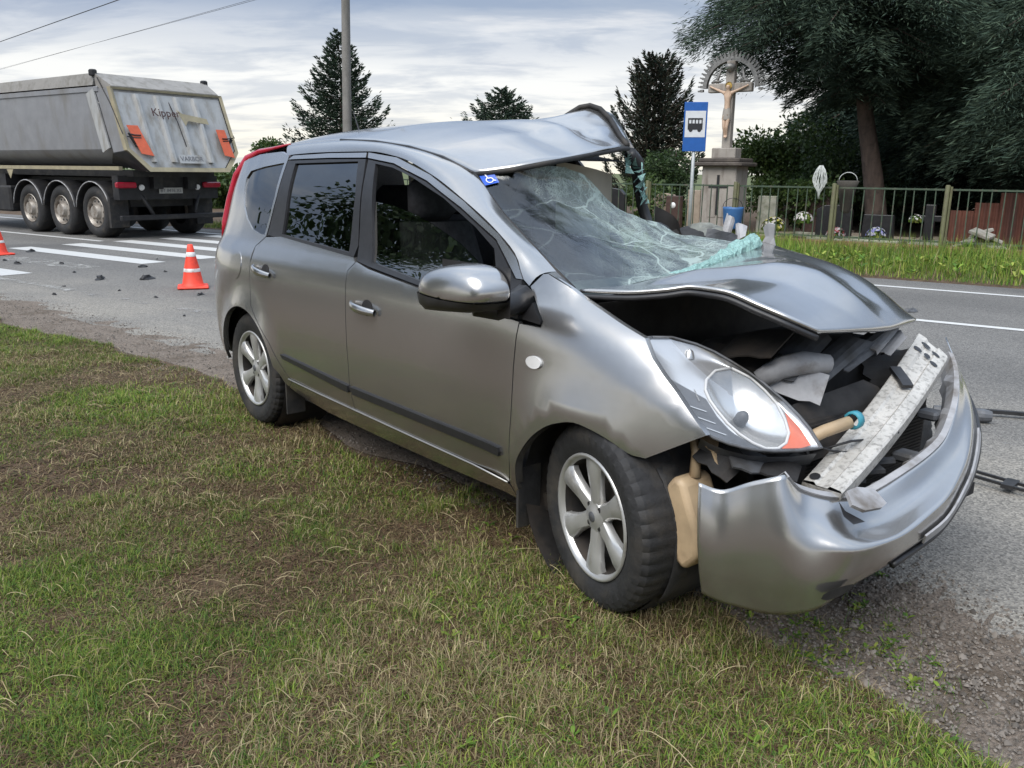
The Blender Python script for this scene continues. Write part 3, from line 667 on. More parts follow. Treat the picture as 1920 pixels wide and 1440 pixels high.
# quarter, sill, wing
ARC_R = [(.345*math.cos(a), .30+.338*math.sin(a)) for a in np.linspace(R(172), R(12), 22)]
panel('rear_quarter', [[(.127, 1.418), (.0, 1.442), (-.3, 1.43), (-.58, 1.39), (-.63, 1.28), (-.66, 1.15), (-.67, 1.0), (-.68, .8), (-.675, .62), (-.655, .42), (-.5, .30), (-.36, .29)]+ARC_R+[(.375, .34), (.395, .30), (.42, .275), (.46, .30), (.475, .325)]+RCUT[1:]+[(.15, 1.216)]], m_sil,
      holes=[[(.098, 1.383), (.124, 1.21), (.106, 1.018), (.03, 1.021), (-.075, 1.037), (-.18, 1.085), (-.27, 1.15), (-.34, 1.235), (-.37, 1.30), (-.34, 1.338), (-.15, 1.362)]], step=.035)
panel('quarter_glass', [[(.115, 1.392), (.14, 1.21), (.124, 1.008), (.03, 1.012), (-.08, 1.028), (-.19, 1.078), (-.28, 1.143), (-.35, 1.23), (-.383, 1.30), (-.35, 1.348), (-.15, 1.372)]], m_dglass, dy=.008, flange=0, gap=0)
panel('fuel_flap', [[(-.125+.068*math.cos(a), .845+.072*math.sin(a)) for a in np.linspace(0, 2*math.pi, 25)[:-1]]], m_sil, dy=-.003, step=.02, gap=0, flange=.006)
panel('sill', [[(.42, .275), (.475, .318), (.80, .309), (1.117, .304), (1.6, .297), (2.222, .288), (2.232, .22), (1.8, .205), (1.2, .20), (.75, .205), (.5, .24)]], m_sil)
r = MB(); r.tube([(x, ys(x, z)-.004, z) for x, z in [(.455, .327), (.8, .316), (1.1, .311), (1.6, .303), (2.0, .297), (2.215, .294)]], .0032, 6).build('sill_trim', m_rim, car, True)
for d_, x0, x1 in ((rdoor, .43, 1.105), (fdoor, 1.128, 2.19)):
    panel('side_strip', [[(x0, .452 if x0 < 1 else .424), (x0+.02, .432 if x0 < 1 else .392), (x1, .392 if x0 < 1 else .387), (x1+.004, .402), (x1, .424 if x0 < 1 else .418)]], m_blk, d_, dy=-.011, flange=.014, gap=0)
ARC_F0 = [(2.855, .553), (2.814, .552), (2.789, .556), (2.738, .574), (2.668, .592), (2.591, .602), (2.501, .58), (2.413, .529), (2.34, .455), (2.298, .39), (2.28, .31)]
ARC_F = ARC_F0[:1]+[tuple(map(float, q)) for q in arclen_resample(ARC_F0[1:], 30)]
panel('front_wing', [[(2.262, .982), (2.305, 1.028), (2.325, 1.031), (2.418, 1.0), (2.498, .966), (2.642, .919), (2.755, .883), (2.763, .876), (2.808, .835), (2.86, .795), (2.91, .755), (3.02, .652)]+ARC_F+[(2.272, .25), (2.236, .25), (2.23, .296)]+FFR[::-1][1:-2]+[(2.268, .866), (2.37, .866), (2.373, .884)]], m_sil, step=.035)
mb = MB()
for a in np.linspace(0, 2*math.pi, 25)[:-1]: pass
panel('side_repeater', [[(2.365+.036*math.cos(a), .752+.020*math.sin(a)) for a in np.linspace(0, 2*math.pi, 21)[:-1]]], m_white, dy=-.008, step=.02, gap=0, flange=.008)
# arch liners and lips
for cx, pts, nm in ((0, ARC_R, 'wheel_arch_lip'), (2.6, ARC_F[1:], 'wheel_arch_lip')):
    MB().grid([[(x, ys(x, z)+.002, z) for x, z in pts], [(x, ys(x, z)+.03, z+.0) for x, z in pts]]).build(nm, m_sil, car, True)
for cx, c0, c1 in ((0, -12, 192), (2.6, 20, 192)):
    MB().lathe([(.335, .02), (.345, .10), (.345, .30), (.05, .32)], 'y', 28, (cx, .03, .30), ).build('wheel_arch_liner', m_bay, car, True)
# dark shell added behind the panels so gaps look dark and light stays out
panel('dark_gap_shell', [[(-.6, .42), (-.62, 1.0), (-.5, 1.36), (.1, 1.42), (.14, 1.0), (1.09, .97), (1.10, .97), (2.25, .86), (2.6, .90), (2.6, .64), (2.26, .55), (2.22, .24), (.45, .26), (.3, .62), (-.3, .62)]], m_bay, dy=.03, flange=0, gap=0, step=.08)
# door handles
def handle(parent, x0, x1, z0, z1):
    r = MB(); n = 9; rows = []
    for i in range(n):
        t = i/(n-1); x = x0+(x1-x0)*t; z = z0+(z1-z0)*t; y = ys(x, z)-.012-.028*math.sin(math.pi*min(1, max(0, t*1.05)))**.6; hh = .014+.004*math.sin(math.pi*t)
        rows.append([(x, y+.008*(1-math.cos(a))+.0, z+hh*math.sin(a)) if False else (x, y-.009*math.cos(a), z+hh*math.sin(a)) for a in np.linspace(0, 2*math.pi, 11)])
    r.grid(rows); h = recalc(r.build('door_handle', m_sil, parent, True))
    cx, cz = x0+(x1-x0)*.58, z0+(z1-z0)*.6+.004
    panel('handle_shade', [[(cx+.045*math.cos(a), cz+.034*math.sin(a)) for a in np.linspace(0, 2*math.pi, 21)[:-1]]], m_bay, h, dy=-.001, step=.02, gap=0, flange=0)  # flat dark patch painting the shade of the handle cup; no recess is cut
    return h
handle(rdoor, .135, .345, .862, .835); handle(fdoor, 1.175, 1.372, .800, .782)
# cant rail and windscreen pillar
FL = [(.10, 1.418)]+[(.172, 1.424), (.585, 1.432), (.945, 1.431), (1.213, 1.407), (1.509, 1.339), (1.788, 1.246), (2.039, 1.141), (2.162, 1.07), (2.225, 1.0), (2.258, .984)]
UU = [(-.044, .33, 1.48), (.12, .325, 1.486), (.55, .305, 1.489), (.90, .29, 1.475), (1.20, .28, 1.447), (1.465, .27, 1.403), (1.676, .265, 1.342), (1.926, .22, 1.200), (2.10, .185, 1.122), (2.235, .155, 1.064), (2.306, .14, 1.031)]
A = arclen_resample([(x, ys(x, z), z) for x, z in FL], 60); B = arclen_resample(UU, 60); rows = []
for k in np.linspace(0, 1, 7):
    rows.append([tuple(a*(1-k)+b*k+np.array([0, -.012*math.sin(math.pi*k), .014*math.sin(math.pi*k)])) for a, b in zip(A, B)])
MB().grid(rows).build('cant_rail', m_sil, car, True)
MB().tube([tuple(np.array(p)+(0, 0, .002)) for p in UU[2:7]], .006, 6).build('roof_moulding', m_blk, car, True)
# the pillar's lower foot, between wing, screen and pillar
MB().grid([[(2.306, .14, 1.031), (2.325, ys(2.325, 1.031), 1.031)], [(2.36, .135, 1.008), (2.37, ys(2.37, 1.016), 1.016)], [(2.40, .135, .985), (2.43, ys(2.43, .994), .994)]]).build('pillar_foot', m_sil, car, True)

# ---- roof, buckled, its left front corner torn up
R0 = [(-.62, .40, 1.40), (-.5, .38, 1.435), (-.3, .355, 1.465)]+UU[:7]
ARC = [(1.170, 1.150, 1.561), (1.152, 1.2, 1.591), (1.157, 1.22, 1.610), (1.198, 1.27, 1.650), (1.237, 1.3, 1.658), (1.278, 1.33, 1.642), (1.35, 1.33, 1.592), (1.447, 1.3, 1.513), (1.556, 1.24, 1.463)]
R1 = [(-.66, 1.25, 1.44), (-.3, 1.25, 1.515), (.2, 1.25, 1.545), (.7, 1.22, 1.555), (1.0, 1.17, 1.553)]+ARC
HDR = [(1.676, .27, 1.342), (1.785, .37, 1.36), (1.837, .5, 1.387), (1.798, .75, 1.421), (1.657, 1.1, 1.458), (1.556, 1.24, 1.463)]
a0 = arclen_resample(R0, 70); a1 = np.concatenate([arclen_resample(R1[:6], 40), arclen_resample(ARC, 31)[1:]]); hd = arclen_resample(HDR, 25); rows = []
for j, t in enumerate(np.linspace(0, 1, 25)):
    row = []
    for i in range(70):
        s_ = i/69; p = a0[i]*(1-t)+a1[i]*t; fl = min(a1[i][2], 1.555); p[2] = a0[i][2]*(1-t)+fl*t+(a1[i][2]-fl)*t**5
        # the rows run out to the traced header
        p = p+(hd[j]-(a0[69]*(1-t)+a1[69]*t))*max(0, (s_-.6)/.4)**2
        cr = .062*4*t*(1-t)*(1-max(0, (s_-.62)/.38)**1.5*.85)*min(1, .35+s_*3)
        p[2] += cr*(1 if t < .5 else 1-.5*(t-.5))
        # dents and creases running back from the torn corner
        cre = math.exp(-((t-.42-.25*(1-s_))/.07)**2)*max(0, s_-.5)*2
        p[2] += -.022*cre*math.exp(-((s_-.86)/.13)**2)+.020*math.exp(-((t-.60)/.08)**2-((s_-.80)/.10)**2)-.028*math.exp(-((t-.74)/.07)**2-((s_-.86)/.10)**2)
        p[2] += .010*math.sin(9*t+7*s_)*max(0, s_-.6)
        row.append(tuple(p))
    rows.append(row)
roof = MB().grid(rows).build('roof', m_sil, car, True); solid(roof, .004)
MB().tube([(x, y, z+.010) for x, y, z in ARC], .013, 8).build('torn_door_seal', m_rub, roof, True)
MB().tube([tuple(np.array(p)+(.006, 0, -.004)) for p in HDR], .010, 8).build('windscreen_header_seal', m_rub, car, True)
MB().tube([(x+.0, y-.002, z+.004) for x, y, z in [(1.676, .272, 1.338), (1.911, .226, 1.196), (2.129, .184, 1.099), (2.256, .158, 1.043), (2.40, .135, .980)]], .008, 8).build('windscreen_side_seal', m_rub, car, True)
SH1 = arclen_resample([(1.237, 1.3, 1.658), (1.205, 1.42, 1.655), (1.225, 1.5, 1.62), (1.281, 1.5, 1.561), (1.324, 1.5, 1.506), (1.386, 1.5, 1.439), (1.432, 1.5, 1.385)], 24)
SH0 = arclen_resample(ARC[4:]+[(1.50, 1.33, 1.40)], 24)
o = MB().grid([[tuple(a*(1-k)+b*k+np.array([0, 0, .014*math.sin(math.pi*k)*math.sin(i*.5)])) for i, (a, b) in enumerate(zip(SH0, SH1))] for k in np.linspace(0, 1, 6)]).build('torn_side_panel', m_sil, car, True); solid(o, .006)
o = MB().tube([(1.52, 1.30, 1.44), (1.49, 1.38, 1.40), (1.47, 1.42, 1.30), (1.47, 1.45, 1.20), (1.50, 1.47, 1.10), (1.6, 1.5, 1.02)], [.03, .035, .03, .028, .03, .04], 8).build('torn_pillar', m_blk, car, True)
MB().tube([(-.12, .80, 1.535), (-.14, .80, 1.56), (-.21, .80, 1.68)], [.014, .006, .002], 6).build('aerial', m_blk, car)
# far side, tailgate and floor, so that the shell is closed
panel('rear_door', [RCUT[::-1]+BCUT+[(1.085, .985), (.722, 1.003), (.308, 1.024)]], m_sil, mirror=True, step=.1)
panel('rear_quarter', [[(.127, 1.418), (-.3, 1.43), (-.58, 1.39), (-.66, 1.15), (-.68, .8), (-.655, .42), (-.36, .29)]+ARC_R+[(.42, .275)]+RCUT[1:]+[(.15, 1.216)]], m_sil, mirror=True, step=.1)
panel('front_door', [[(1.12, .97)]+fd_w[1:]+FFR[2:]+BCUT[:-1]], m_sil, mirror=True, step=.1)
panel('sill', [[(.42, .275), (.475, .318), (2.222, .288), (2.232, .22), (.5, .24)]], m_sil, mirror=True, step=.1)
panel('window_glass', [[(.14, 1.018), (.722, .998), (1.085, .981), (1.025, 1.233), (.955, 1.42), (.585, 1.43), (.13, 1.41)]], m_dglass, mirror=True, dy=.01, flange=0, gap=0, step=.1)
panel('window_frame', [[(.9, 1.0), (1.2, .96), (1.08, 1.3), (.98, 1.43), (.85, 1.43)], [(.0, 1.43), (1.0, 1.43), (1.15, 1.42), (1.12, 1.52), (.4, 1.53), (-.1, 1.50)]], m_blk, mirror=True, step=.1)
tg = []
for z, dx in ((.32, 0), (.42, -.03), (.62, -.045), (.8, -.02), (1.0, 0), (1.2, .01), (1.36, .05), (1.43, .09)):
    y0 = ys(-.665, z); tg.append([(-.665+dx-.05*math.sin(math.pi*k)**.6, y0+(1.69-2*y0)*k, z) for k in np.linspace(0, 1, 12)])
MB().grid(tg).build('tailgate', m_sil, car, True)
lamp = [(-.06, .330, 1.482), (-.3, .345, 1.462), (-.5, .345, 1.445), (-.60, .315, 1.41), (-.655, .262, 1.31), (-.69, .225, 1.17), (-.685, .185, 1.04), (-.67, .16, .95)]
MB().tube(lamp, [.004, .011, .018, .024, .023, .022, .020, .009], 8).build('tail_lamp', m_red, car, True)
MB().box(-.62, -.34, .10, 1.59, .30, .62).build('dark_arch_fill', m_bay, car)  # dark box added to black out the open gap behind the rear arch
MB().box(-.6, 2.5, .14, 1.55, .18, .24).box(-.6, -.55, .2, 1.49, .24, .9).build('floor_pan', m_bay, car)
MB().box(2.36, 2.42, .16, 1.5, .24, .93).build('bulkhead', m_bay, car)
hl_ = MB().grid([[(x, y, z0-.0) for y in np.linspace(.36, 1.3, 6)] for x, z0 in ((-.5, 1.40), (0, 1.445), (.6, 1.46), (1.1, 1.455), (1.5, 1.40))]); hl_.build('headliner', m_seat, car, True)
# ---- cabin
def seat(x, y, parent=car):
    b = MB(); b.cbox(x, x+.5, y, y+.48, .42, .58, .05).build('front_seat_cushion', m_seat, parent, angle=.9)
    b = MB(); rows = []
    for t in np.linspace(0, 1, 8):
        xx = x+.06-.18*t; z = .55+.58*t; wd = .24-.05*t*t; rows.append([(xx+.07*math.cos(a)*1.0, y+.24+wd*math.sin(a), z) for a in np.linspace(0, 2*math.pi, 15)])
    b.grid(rows).build('front_seat_back', m_lseat, parent, True)
    MB().cbox(x-.21, x-.09, y+.12, y+.37, 1.13, 1.33, .045).build('headrest', m_lseat, parent, angle=.9)
seat(1.25, .22); seat(1.25, .98)
MB().cbox(.2, .75, .2, 1.5, .42, .6, .05).cbox(.1, .28, .2, 1.5, .58, 1.1, .05).build('rear_bench', m_seat, car, angle=.9)
for y in (.3, .75, 1.2): MB().cbox(.06, .18, y, y+.24, 1.1, 1.27, .04).build('rear_headrest', m_seat, car, angle=.9)
rows = []
for t in np.linspace(0, 1, 9): rows.append([(2.42-.52*t, y, .955-.02*t-.16*max(0, t-.6)+.02*math.sin(3*t)) for y in np.linspace(.17, 1.5, 8)])
MB().grid(rows).grid([[(1.9, y, .87-.35*k) for y in (.17, 1.5)] for k in (0, 1)]).build('dashboard', m_plast, car, True)
MB().lathe([(.175+.014*math.cos(a), .014*math.sin(a)) for a in np.linspace(0, 2*math.pi, 9)], 'x', 28, (1.78, 1.2, .95)).box(1.77, 1.79, 1.03, 1.37, .93, .97).build('steering_wheel', m_blk, car, True)
o = MB().grid([[(1.36+.05*math.sin(k*3), .98+.36*k, 1.40-.32*j-.06*k) for k in np.linspace(0, 1, 8)] for j in np.linspace(0, 1, 5)]).build('torn_headliner', m_cream, car, True)
o = MB().grid([[(1.62+.25*k, 1.38+.05*math.sin(5*k), .95+.25*j*(1-.6*k)) for k in np.linspace(0, 1, 8)] for j in np.linspace(0, 1, 4)]).build('crushed_door_lining', m_bay, car, True)

# ---- windscreen, caved in and torn loose over the bonnet
WN = arclen_resample([(1.676, .275, 1.336), (1.911, .232, 1.192), (2.129, .19, 1.093), (2.256, .165, 1.035), (2.398, .14, .977)], 48)
WT = arclen_resample([(1.676, .275, 1.336), (1.764, .36, 1.358), (1.825, .47, 1.375), (1.835, .6, 1.37)], 48)
WF = arclen_resample([(1.835, .6, 1.37), (1.767, .8, 1.304), (1.735, .98, 1.217), (1.786, 1.15, 1.147), (1.875, 1.3, 1.088), (2.098, 1.3, 1.081), (2.297, 1.22, 1.095)], 48)
WB = arclen_resample([(2.398, .14, .977), (2.41, .28, .977), (2.38, .5, .985), (2.35, .7, .995), (2.336, .9, 1.015), (2.298, 1.22, 1.085)], 48)
rows = []; CC = []
for j in range(48):
    v = j/47; row = []
    for i in range(48):
        u_ = i/47     # u from near pillar to far, v from top to bottom
        p = (1-u_)*WN[j]+u_*WF[j]+(1-v)*WT[i]+v*WB[i]-((1-u_)*(1-v)*WN[0]+u_*(1-v)*WF[0]+(1-u_)*v*WN[-1]+u_*v*WF[-1])
        e = min(1, 8*u_)*min(1, 8*v)*min(1, 8*(1-v))
        p = p+e*np.array([0, 0, 1])*((.001+.038*u_*u_)*(vnoise(np.array([u_*7.]), np.array([v*5.]), 5)[0]-.5)+.022*(vnoise(np.array([u_*17.]), np.array([v*13.]), 6)[0]-.5)*u_ + .055*math.sin(math.pi*u_)*math.sin(math.pi*v)*(1-u_))
        row.append(tuple(p)); q = np.clip(1.9*(u_-.20)+.55*(v-.45)+.6*(vnoise(np.array([u_*5.]), np.array([v*5.]), 9)[0]-.5), .0, 1); q = max(q, .9 if v > .97 and u_ > .2 else 0); CC.append((q, q, q, 1))
    rows.append(row)
g = MB().grid(rows); ws = mk('windscreen', g.v, g.f, m_shat, car, True, colors=CC)
# curled torn edge: thick greenish laminate, crumbling
m_edge = mat('crumbled glass edge', (.30, .52, .48), .25, var=.35, scale=120, bump=1, bscale=160, spec=.8)
E1 = arclen_resample([(2.35, .62, .985), (2.355, .75, .992), (2.345, .9, 1.01), (2.325, 1.05, 1.04), (2.305, 1.22, 1.075), (2.27, 1.29, 1.085)], 40); V = []; r = MB(); rows = []
for i, p in enumerate(E1):
    t = i/39; rr = .006+.022*min(1, t*1.6)*(1-max(0, t-.9)*6)
    rows.append([(p[0]+(rr*1.1*math.cos(a))*(1+.5*rnd.random())-.012, p[1]+.01*rnd.random(), p[2]+rr*1.25*math.sin(a)*(1+.5*rnd.random())-.004) for a in np.linspace(0, 2*math.pi, 11)[:-1]]); rows[-1].append(rows[-1][0])
r.grid(rows).build('torn_glass_edge', m_edge, ws)
# shards left hanging in the torn pillar
r = MB()
for k in range(26):
    t = k/25; p = Vector((1.54-.03*t+rnd.uniform(-.02, .02), 1.27+.16*t+rnd.uniform(-.02, .02), 1.45-.22*t+rnd.uniform(-.02, .015))); a = [Vector((rnd.uniform(-.03, .03), rnd.uniform(-.03, .03), rnd.uniform(-.05, .02))) for _ in range(3)]
    r.add([p+a[0], p+a[1], p+a[2], p+a[0]+Vector((.004, .004, 0))], [(0, 1, 2), (0, 2, 3)])
r.build('glass_shards', m_edge, ws)
# disabled-parking sticker inside the upper corner
def wsp(u_, v, lift=.004):
    i, j = u_*47, v*47; i0, j0 = int(i), int(j); P_ = np.array(rows_ws[j0][i0]); P1 = np.array(rows_ws[j0][min(47, i0+1)]); P2 = np.array(rows_ws[min(47, j0+1)][i0]); q = P_+(P1-P_)*(i-i0)+(P2-P_)*(j-j0); return tuple(q+np.array([.6, -.35, .7])*lift)
rows_ws = [[tuple(v) for v in g.v[j*48:(j+1)*48]] for j in range(48)]
def stick(name, uv, m, lift, par):
    return MB().add([wsp(a, b, lift) for a, b in uv], [tuple(range(len(uv)))]).build(name, m, par)
st = stick('parking_sticker', [(.025, .010), (.175, .010), (.145, .10), (.012, .10)], m_blue, .006, ws)
sq = lambda a, b: ((.025+.15*a)*(1-b)+(.012+.133*a)*b, .010+.09*b)
def stroke(pts, wd): 
    r = MB()
    for (a, b), (c, d) in zip(pts, pts[1:]):
        L_ = math.hypot(c-a, d-b) or 1; nx, ny = -(d-b)/L_*wd/2, (c-a)/L_*wd/2
        r.add([wsp(*sq(*q), .0085) for q in ((a-nx, b-ny), (c-nx, d-ny), (c+nx, d+ny), (a+nx, b+ny))], [(0, 1, 2, 3)])
    return r
stroke([(.38, .12), (.42, .48), (.66, .48), (.76, .8), (.86, .78)], .08).build('wheelchair_symbol', m_white, st)
stroke([(.36+.02, .45)]+[(.47+.22*math.cos(a), .66+.22*math.sin(a)) for a in np.linspace(R(215), R(20), 10)], .07).build('wheelchair_symbol', m_white, st)

# ---- bonnet, folded up over the engine bay
HN = arclen_resample([(2.445, .12, .977), (2.61, .17, .987), (2.716, .22, 1.003), (2.774, .26, 1.015), (2.867, .28, 1.012), (2.978, .31, .98), (3.06, .35, .947), (3.108, .42, .911)], 40)
HF = arclen_resample([(2.21, 1.42, 1.059), (2.286, 1.42, 1.042), (2.391, 1.42, 1.019), (2.554, 1.4, .978), (2.719, 1.36, .928), (2.873, 1.28, .888), (3.036, 1.14, .863)], 40)
HR = arclen_resample([(2.445, .12, .977), (2.44, .3, .973), (2.405, .55, .981), (2.376, .85, 1.0), (2.285, 1.2, 1.043), (2.21, 1.42, 1.059)], 40)
HE = arclen_resample([(3.108, .42, .911), (3.106, .62, .893), (3.089, .86, .871), (3.036, 1.14, .863)], 40)
rows = []
for j in range(40):
    v = j/39; row = []
    for i in range(40):
        u_ = i/39     # u near -> far, v rear -> front
        p = (1-u_)*HN[j]+u_*HF[j]+(1-v)*HR[i]+v*HE[i]-((1-u_)*(1-v)*HN[0]+u_*(1-v)*HF[0]+(1-u_)*v*HN[-1]+u_*v*HF[-1])
        e = math.sin(math.pi*u_**1.7)*math.sin(math.pi*v)
        c1 = abs(u_-(.30+.25*v)); c2 = abs(u_-(.78-.2*v))
        p = p+np.array([0, 0, .075*e**.8+.022*max(0, 1-c1/.16)*min(1, 6*v)*min(1, 5*(1-v))-.018*max(0, 1-c2/.12)*math.sin(math.pi*v)+.012*math.sin(11*u_+5*v)*e])
        row.append(tuple(p))
    rows.append(row)
bonnet = MB().grid(rows).build('bonnet', m_sil, car, True); solid(bonnet, .012)
MB().tube([tuple(p+np.array([0, 0, -.012])) for p in HN], .010, 6).build('bonnet_frame', m_blk, bonnet, True)
o = MB().grid([[(2.195, 1.415, 1.05), (2.23, 1.42, 1.05), (2.27, 1.425, 1.04)], [(2.215, 1.42, 1.09), (2.235, 1.42, 1.095), (2.25, 1.43, 1.09)], [(2.2, 1.42, 1.13), (2.23, 1.41, 1.15), (2.255, 1.425, 1.145)]]).build('bent_hinge', m_lgrey, bonnet); solid(o, .012)

# ---- engine bay
MB().box(2.44, 2.70, .20, .24, .3, .80).box(2.70, 3.0, .30, .33, .3, .6).box(2.44, 2.8, 1.38, 1.42, .3, .72).box(2.44, 3.0, .2, 1.45, .2, .3).build('engine_bay', m_bay, car)
MB().cbox(2.55, 2.95, .5, 1.15, .4, .80, .05).build('engine_block', m_bay, car, angle=.7)
MB().cbox(2.50, 2.8, .25, .48, .5, .78, .02).build('battery', m_bay, car, angle=.7)
rr_ = random.Random(3)
def shardplate(name, c, sx, sy, sz, rx, ry, rz, m, par=car):
    """bent, broken plate of plastic or sheet"""
    Mx = Matrix.Rotation(rz, 4, 'Z') @ Matrix.Rotation(ry, 4, 'Y') @ Matrix.Rotation(rx, 4, 'X'); rows = []; k1, k2 = rr_.uniform(-.3, .3), rr_.uniform(.5, 1.6)
    for a in np.linspace(-.5, .5, 6):
        rows.append([tuple(Vector(c)+Mx @ Vector((a*sx, b*sy*(1+k1*a)+rr_.uniform(-.06, .06)*sy*(abs(b) > .4), sz*math.cos(k2*3*a)*(.4+.6*b)))) for b in np.linspace(-.5, .5, 4)])
    o = MB().grid(rows).build(name, m, par); return solid(o, .006)
# pieces seen through the gap, traced to their places
for c, sx, sy, sz, rx, ry, rz, m in [((2.93, .62, .80), .10, .28, .02, .5, .3, .2, m_plast), ((2.98, .74, .77), .08, .24, .02, .6, .5, .15, m_plast), ((3.0, .86, .79), .07, .22, .02, .4, .4, .1, m_plast),
                                  ((2.98, .55, .72), .16, .10, .02, .9, .2, .5, m_lgrey), ((3.02, .95, .82), .05, .14, .015, .4, .2, .2, m_lgrey), ((3.03, 1.02, .80), .04, .10, .015, .7, .3, .1, m_lgrey),
                                  ((2.85, .5, .82), .2, .16, .03, .3, -.2, .1, m_bay), ((2.9, 1.0, .84), .22, .2, .03, -.3, .1, .3, m_bay), ((3.05, .70, .60), .18, .4, .03, .2, 1.1, .1, m_bay), ((3.02, 1.1, .70), .12, .3, .03, .3, 1.2, .0, m_bay)]:
    shardplate('broken_plastic', c, sx, sy, sz, rx, ry, rz, m)
MB().tube([(2.90, .46, .73), (2.94, .50, .77), (2.99, .56, .79), (3.02, .64, .78)], [.03, .036, .036, .03], 10).build('intake_pipe', m_lgrey, car, True)
MB().tube([(3.12, .36, .60), (3.16, .42, .635), (3.19, .50, .655)], .019, 9).build('radiator_hose', m_tank, car, True)
MB().lathe([(.020, -.012), (.027, -.012), (.027, .012), (.020, .012)], 'y', 12, (3.195, .515, .66)).build('hose_collar', m_teal, car, True)
MB().box(3.02, 3.06, .35, 1.25, .32, .62).build('radiator', m_bay, car)
r = MB()
for k in range(24): r.box(3.06, 3.064, .36, 1.24, .33+k*.012, .335+k*.012)
r.build('radiator_fins', m_bay, car)
for pts in ([(3.12, .42, .56), (3.2, .5, .60), (3.19, .62, .58), (3.24, .7, .60)], [(3.1, .38, .6), (3.17, .46, .57), (3.22, .58, .55)]): MB().tube(pts, .004, 5).build('loose_wire', m_blk, car, True)
# bumper beam
BL0, BL1 = Vector((3.160, .33, .502)), Vector((3.009, 1.23, .808)); BR0, BR1 = Vector((3.300, .30, .514)), Vector((3.132, 1.21, .745))
rows = []
for t in np.linspace(0, 1, 16):
    a, b = BL0.lerp(BL1, t), BR0.lerp(BR1, t); bow = Vector((.018*math.sin(math.pi*t), 0, .0)); dn_ = Vector((-.02, .02, -.055)); q = []
    for k in (0, .04, .3, .36, .64, .7, .96, 1): q.append(a.lerp(b, k)+bow+Vector((0, 0, .010 if .05 < k < .32 or .68 < k < .95 else (0 if k in (0, 1) else .006 if k < .1 or k > .9 else .002))))
    q += [b+bow+dn_, a+bow+dn_, a+bow]; rows.append([tuple(x) for x in q])
beam = MB().grid(rows).add([rows[0][0], rows[0][7], rows[0][8], rows[0][9]], [(0, 1, 2, 3)]).build('bumper_beam', m_alu, car, angle=.6)
def onbeam(t, k, h=.012): return BL0.lerp(BL1, t).lerp(BR0.lerp(BR1, t), k)+Vector((.018*math.sin(math.pi*t), 0, h))
def beamspot(t, k, rt_, rk, h=.011): return [tuple(onbeam(t+rt_*math.cos(a), k+rk*math.sin(a), h)) for a in np.linspace(0, 2*math.pi, 15)[:-1]]
for t, k, a, b in ((.025, .22, .018, .13), (.90, .25, .012, .13), (.90, .55, .012, .10), (.955, .38, .010, .15), (.945, .72, .010, .13), (.88, .80, .012, .12)):
    MB().add(beamspot(t, k, a, b), [tuple(range(14))]).build('beam_hole', m_blk, beam)
MB().ribbon([onbeam(.70, .05, .02), onbeam(.66, .45, .022), onbeam(.645, .6, .018)], .035, .012).build('broken_clip', m_blk, beam)
r = MB(); r.box(3.02, 3.1, .36, .44, .46, .54); r.build('crash_box', m_bay, car); MB().box(2.9, 3.04, 1.15, 1.24, .66, .74).build('crash_box', m_bay, car)

# ---- bumper cover, loose and hanging
BT = [(3.057, -.005, .544), (3.102, .03, .529), (3.179, .06, .568), (3.245, .1, .597), (3.246, .18, .538), (3.283, .28, .502), (3.3, .42, .48), (3.316, .62, .512), (3.297, .85, .539), (3.234, 1.08, .593), (3.127, 1.32, .675), (2.981, 1.52, .761)]
BG = [(3.078, -.02, .47), (3.139, .01, .475), (3.22, .035, .495), (3.29, .07, .505), (3.337, .12, .483), (3.372, .22, .446), (3.375, .38, .423), (3.373, .6, .452), (3.343, .85, .499), (3.266, 1.08, .555), (3.148, 1.32, .637), (2.997, 1.52, .737)]
BB = [(3.107, -.02, .403), (3.162, .01, .407), (3.242, .035, .428), (3.318, .06, .455), (3.368, .1, .451), (3.421, .19, .427), (3.445, .36, .426), (3.436, .58, .452), (3.38, .84, .491), (3.296, 1.08, .535), (3.17, 1.33, .605), (3.006, 1.53, .706)]
B2 = [(3.129, -.02, .35), (3.168, .01, .34), (3.252, .03, .359), (3.326, .06, .371), (3.377, .1, .371), (3.413, .19, .365), (3.437, .36, .37), (3.436, .58, .396), (3.388, .84, .442), (3.309, 1.08, .49), (3.187, 1.33, .56), (3.019, 1.53, .667)]
BO = [(3.087, 0, .229), (3.146, .03, .212), (3.228, .06, .212), (3.32, .09, .235), (3.37, .13, .264), (3.4, .21, .309), (3.416, .38, .333), (3.416, .6, .355), (3.379, .86, .409), (3.313, 1.09, .465), (3.195, 1.34, .531), (3.029, 1.53, .638)]
for i in range(5):
    a_, b_ = np.array(BT[i]), np.array(BO[i])
    for L_, k in ((BG, .26), (BB, .48), (B2, .68)):
        q = a_*(1-k)+b_*k+np.array([.010, -.024, 0])*math.sin(math.pi*k)
        wgt = (1, 1, 1, .8, .45)[i]; L_[i] = tuple(q*wgt+np.array(L_[i])*(1-wgt))
ts = np.linspace(0, 11, 67)
def along(L_): f = pchip(range(12), L_); return [f(t) for t in ts]
lines = [along(x) for x in (BT, BG, BB, B2, BO)]
rows = []; vs_ = [0, .22, .34, .55, 1.]
for i in range(len(ts)):
    q = [l[i] for l in lines]; c = pchip([0, .9, 1.25, 1.8, 3], np.array(q)); rows.append([tuple(c(v)) for v in np.linspace(0, 3, 25)])
bump = MB().grid(rows).build('front_bumper', m_sil, car, True); solid(bump, .005)
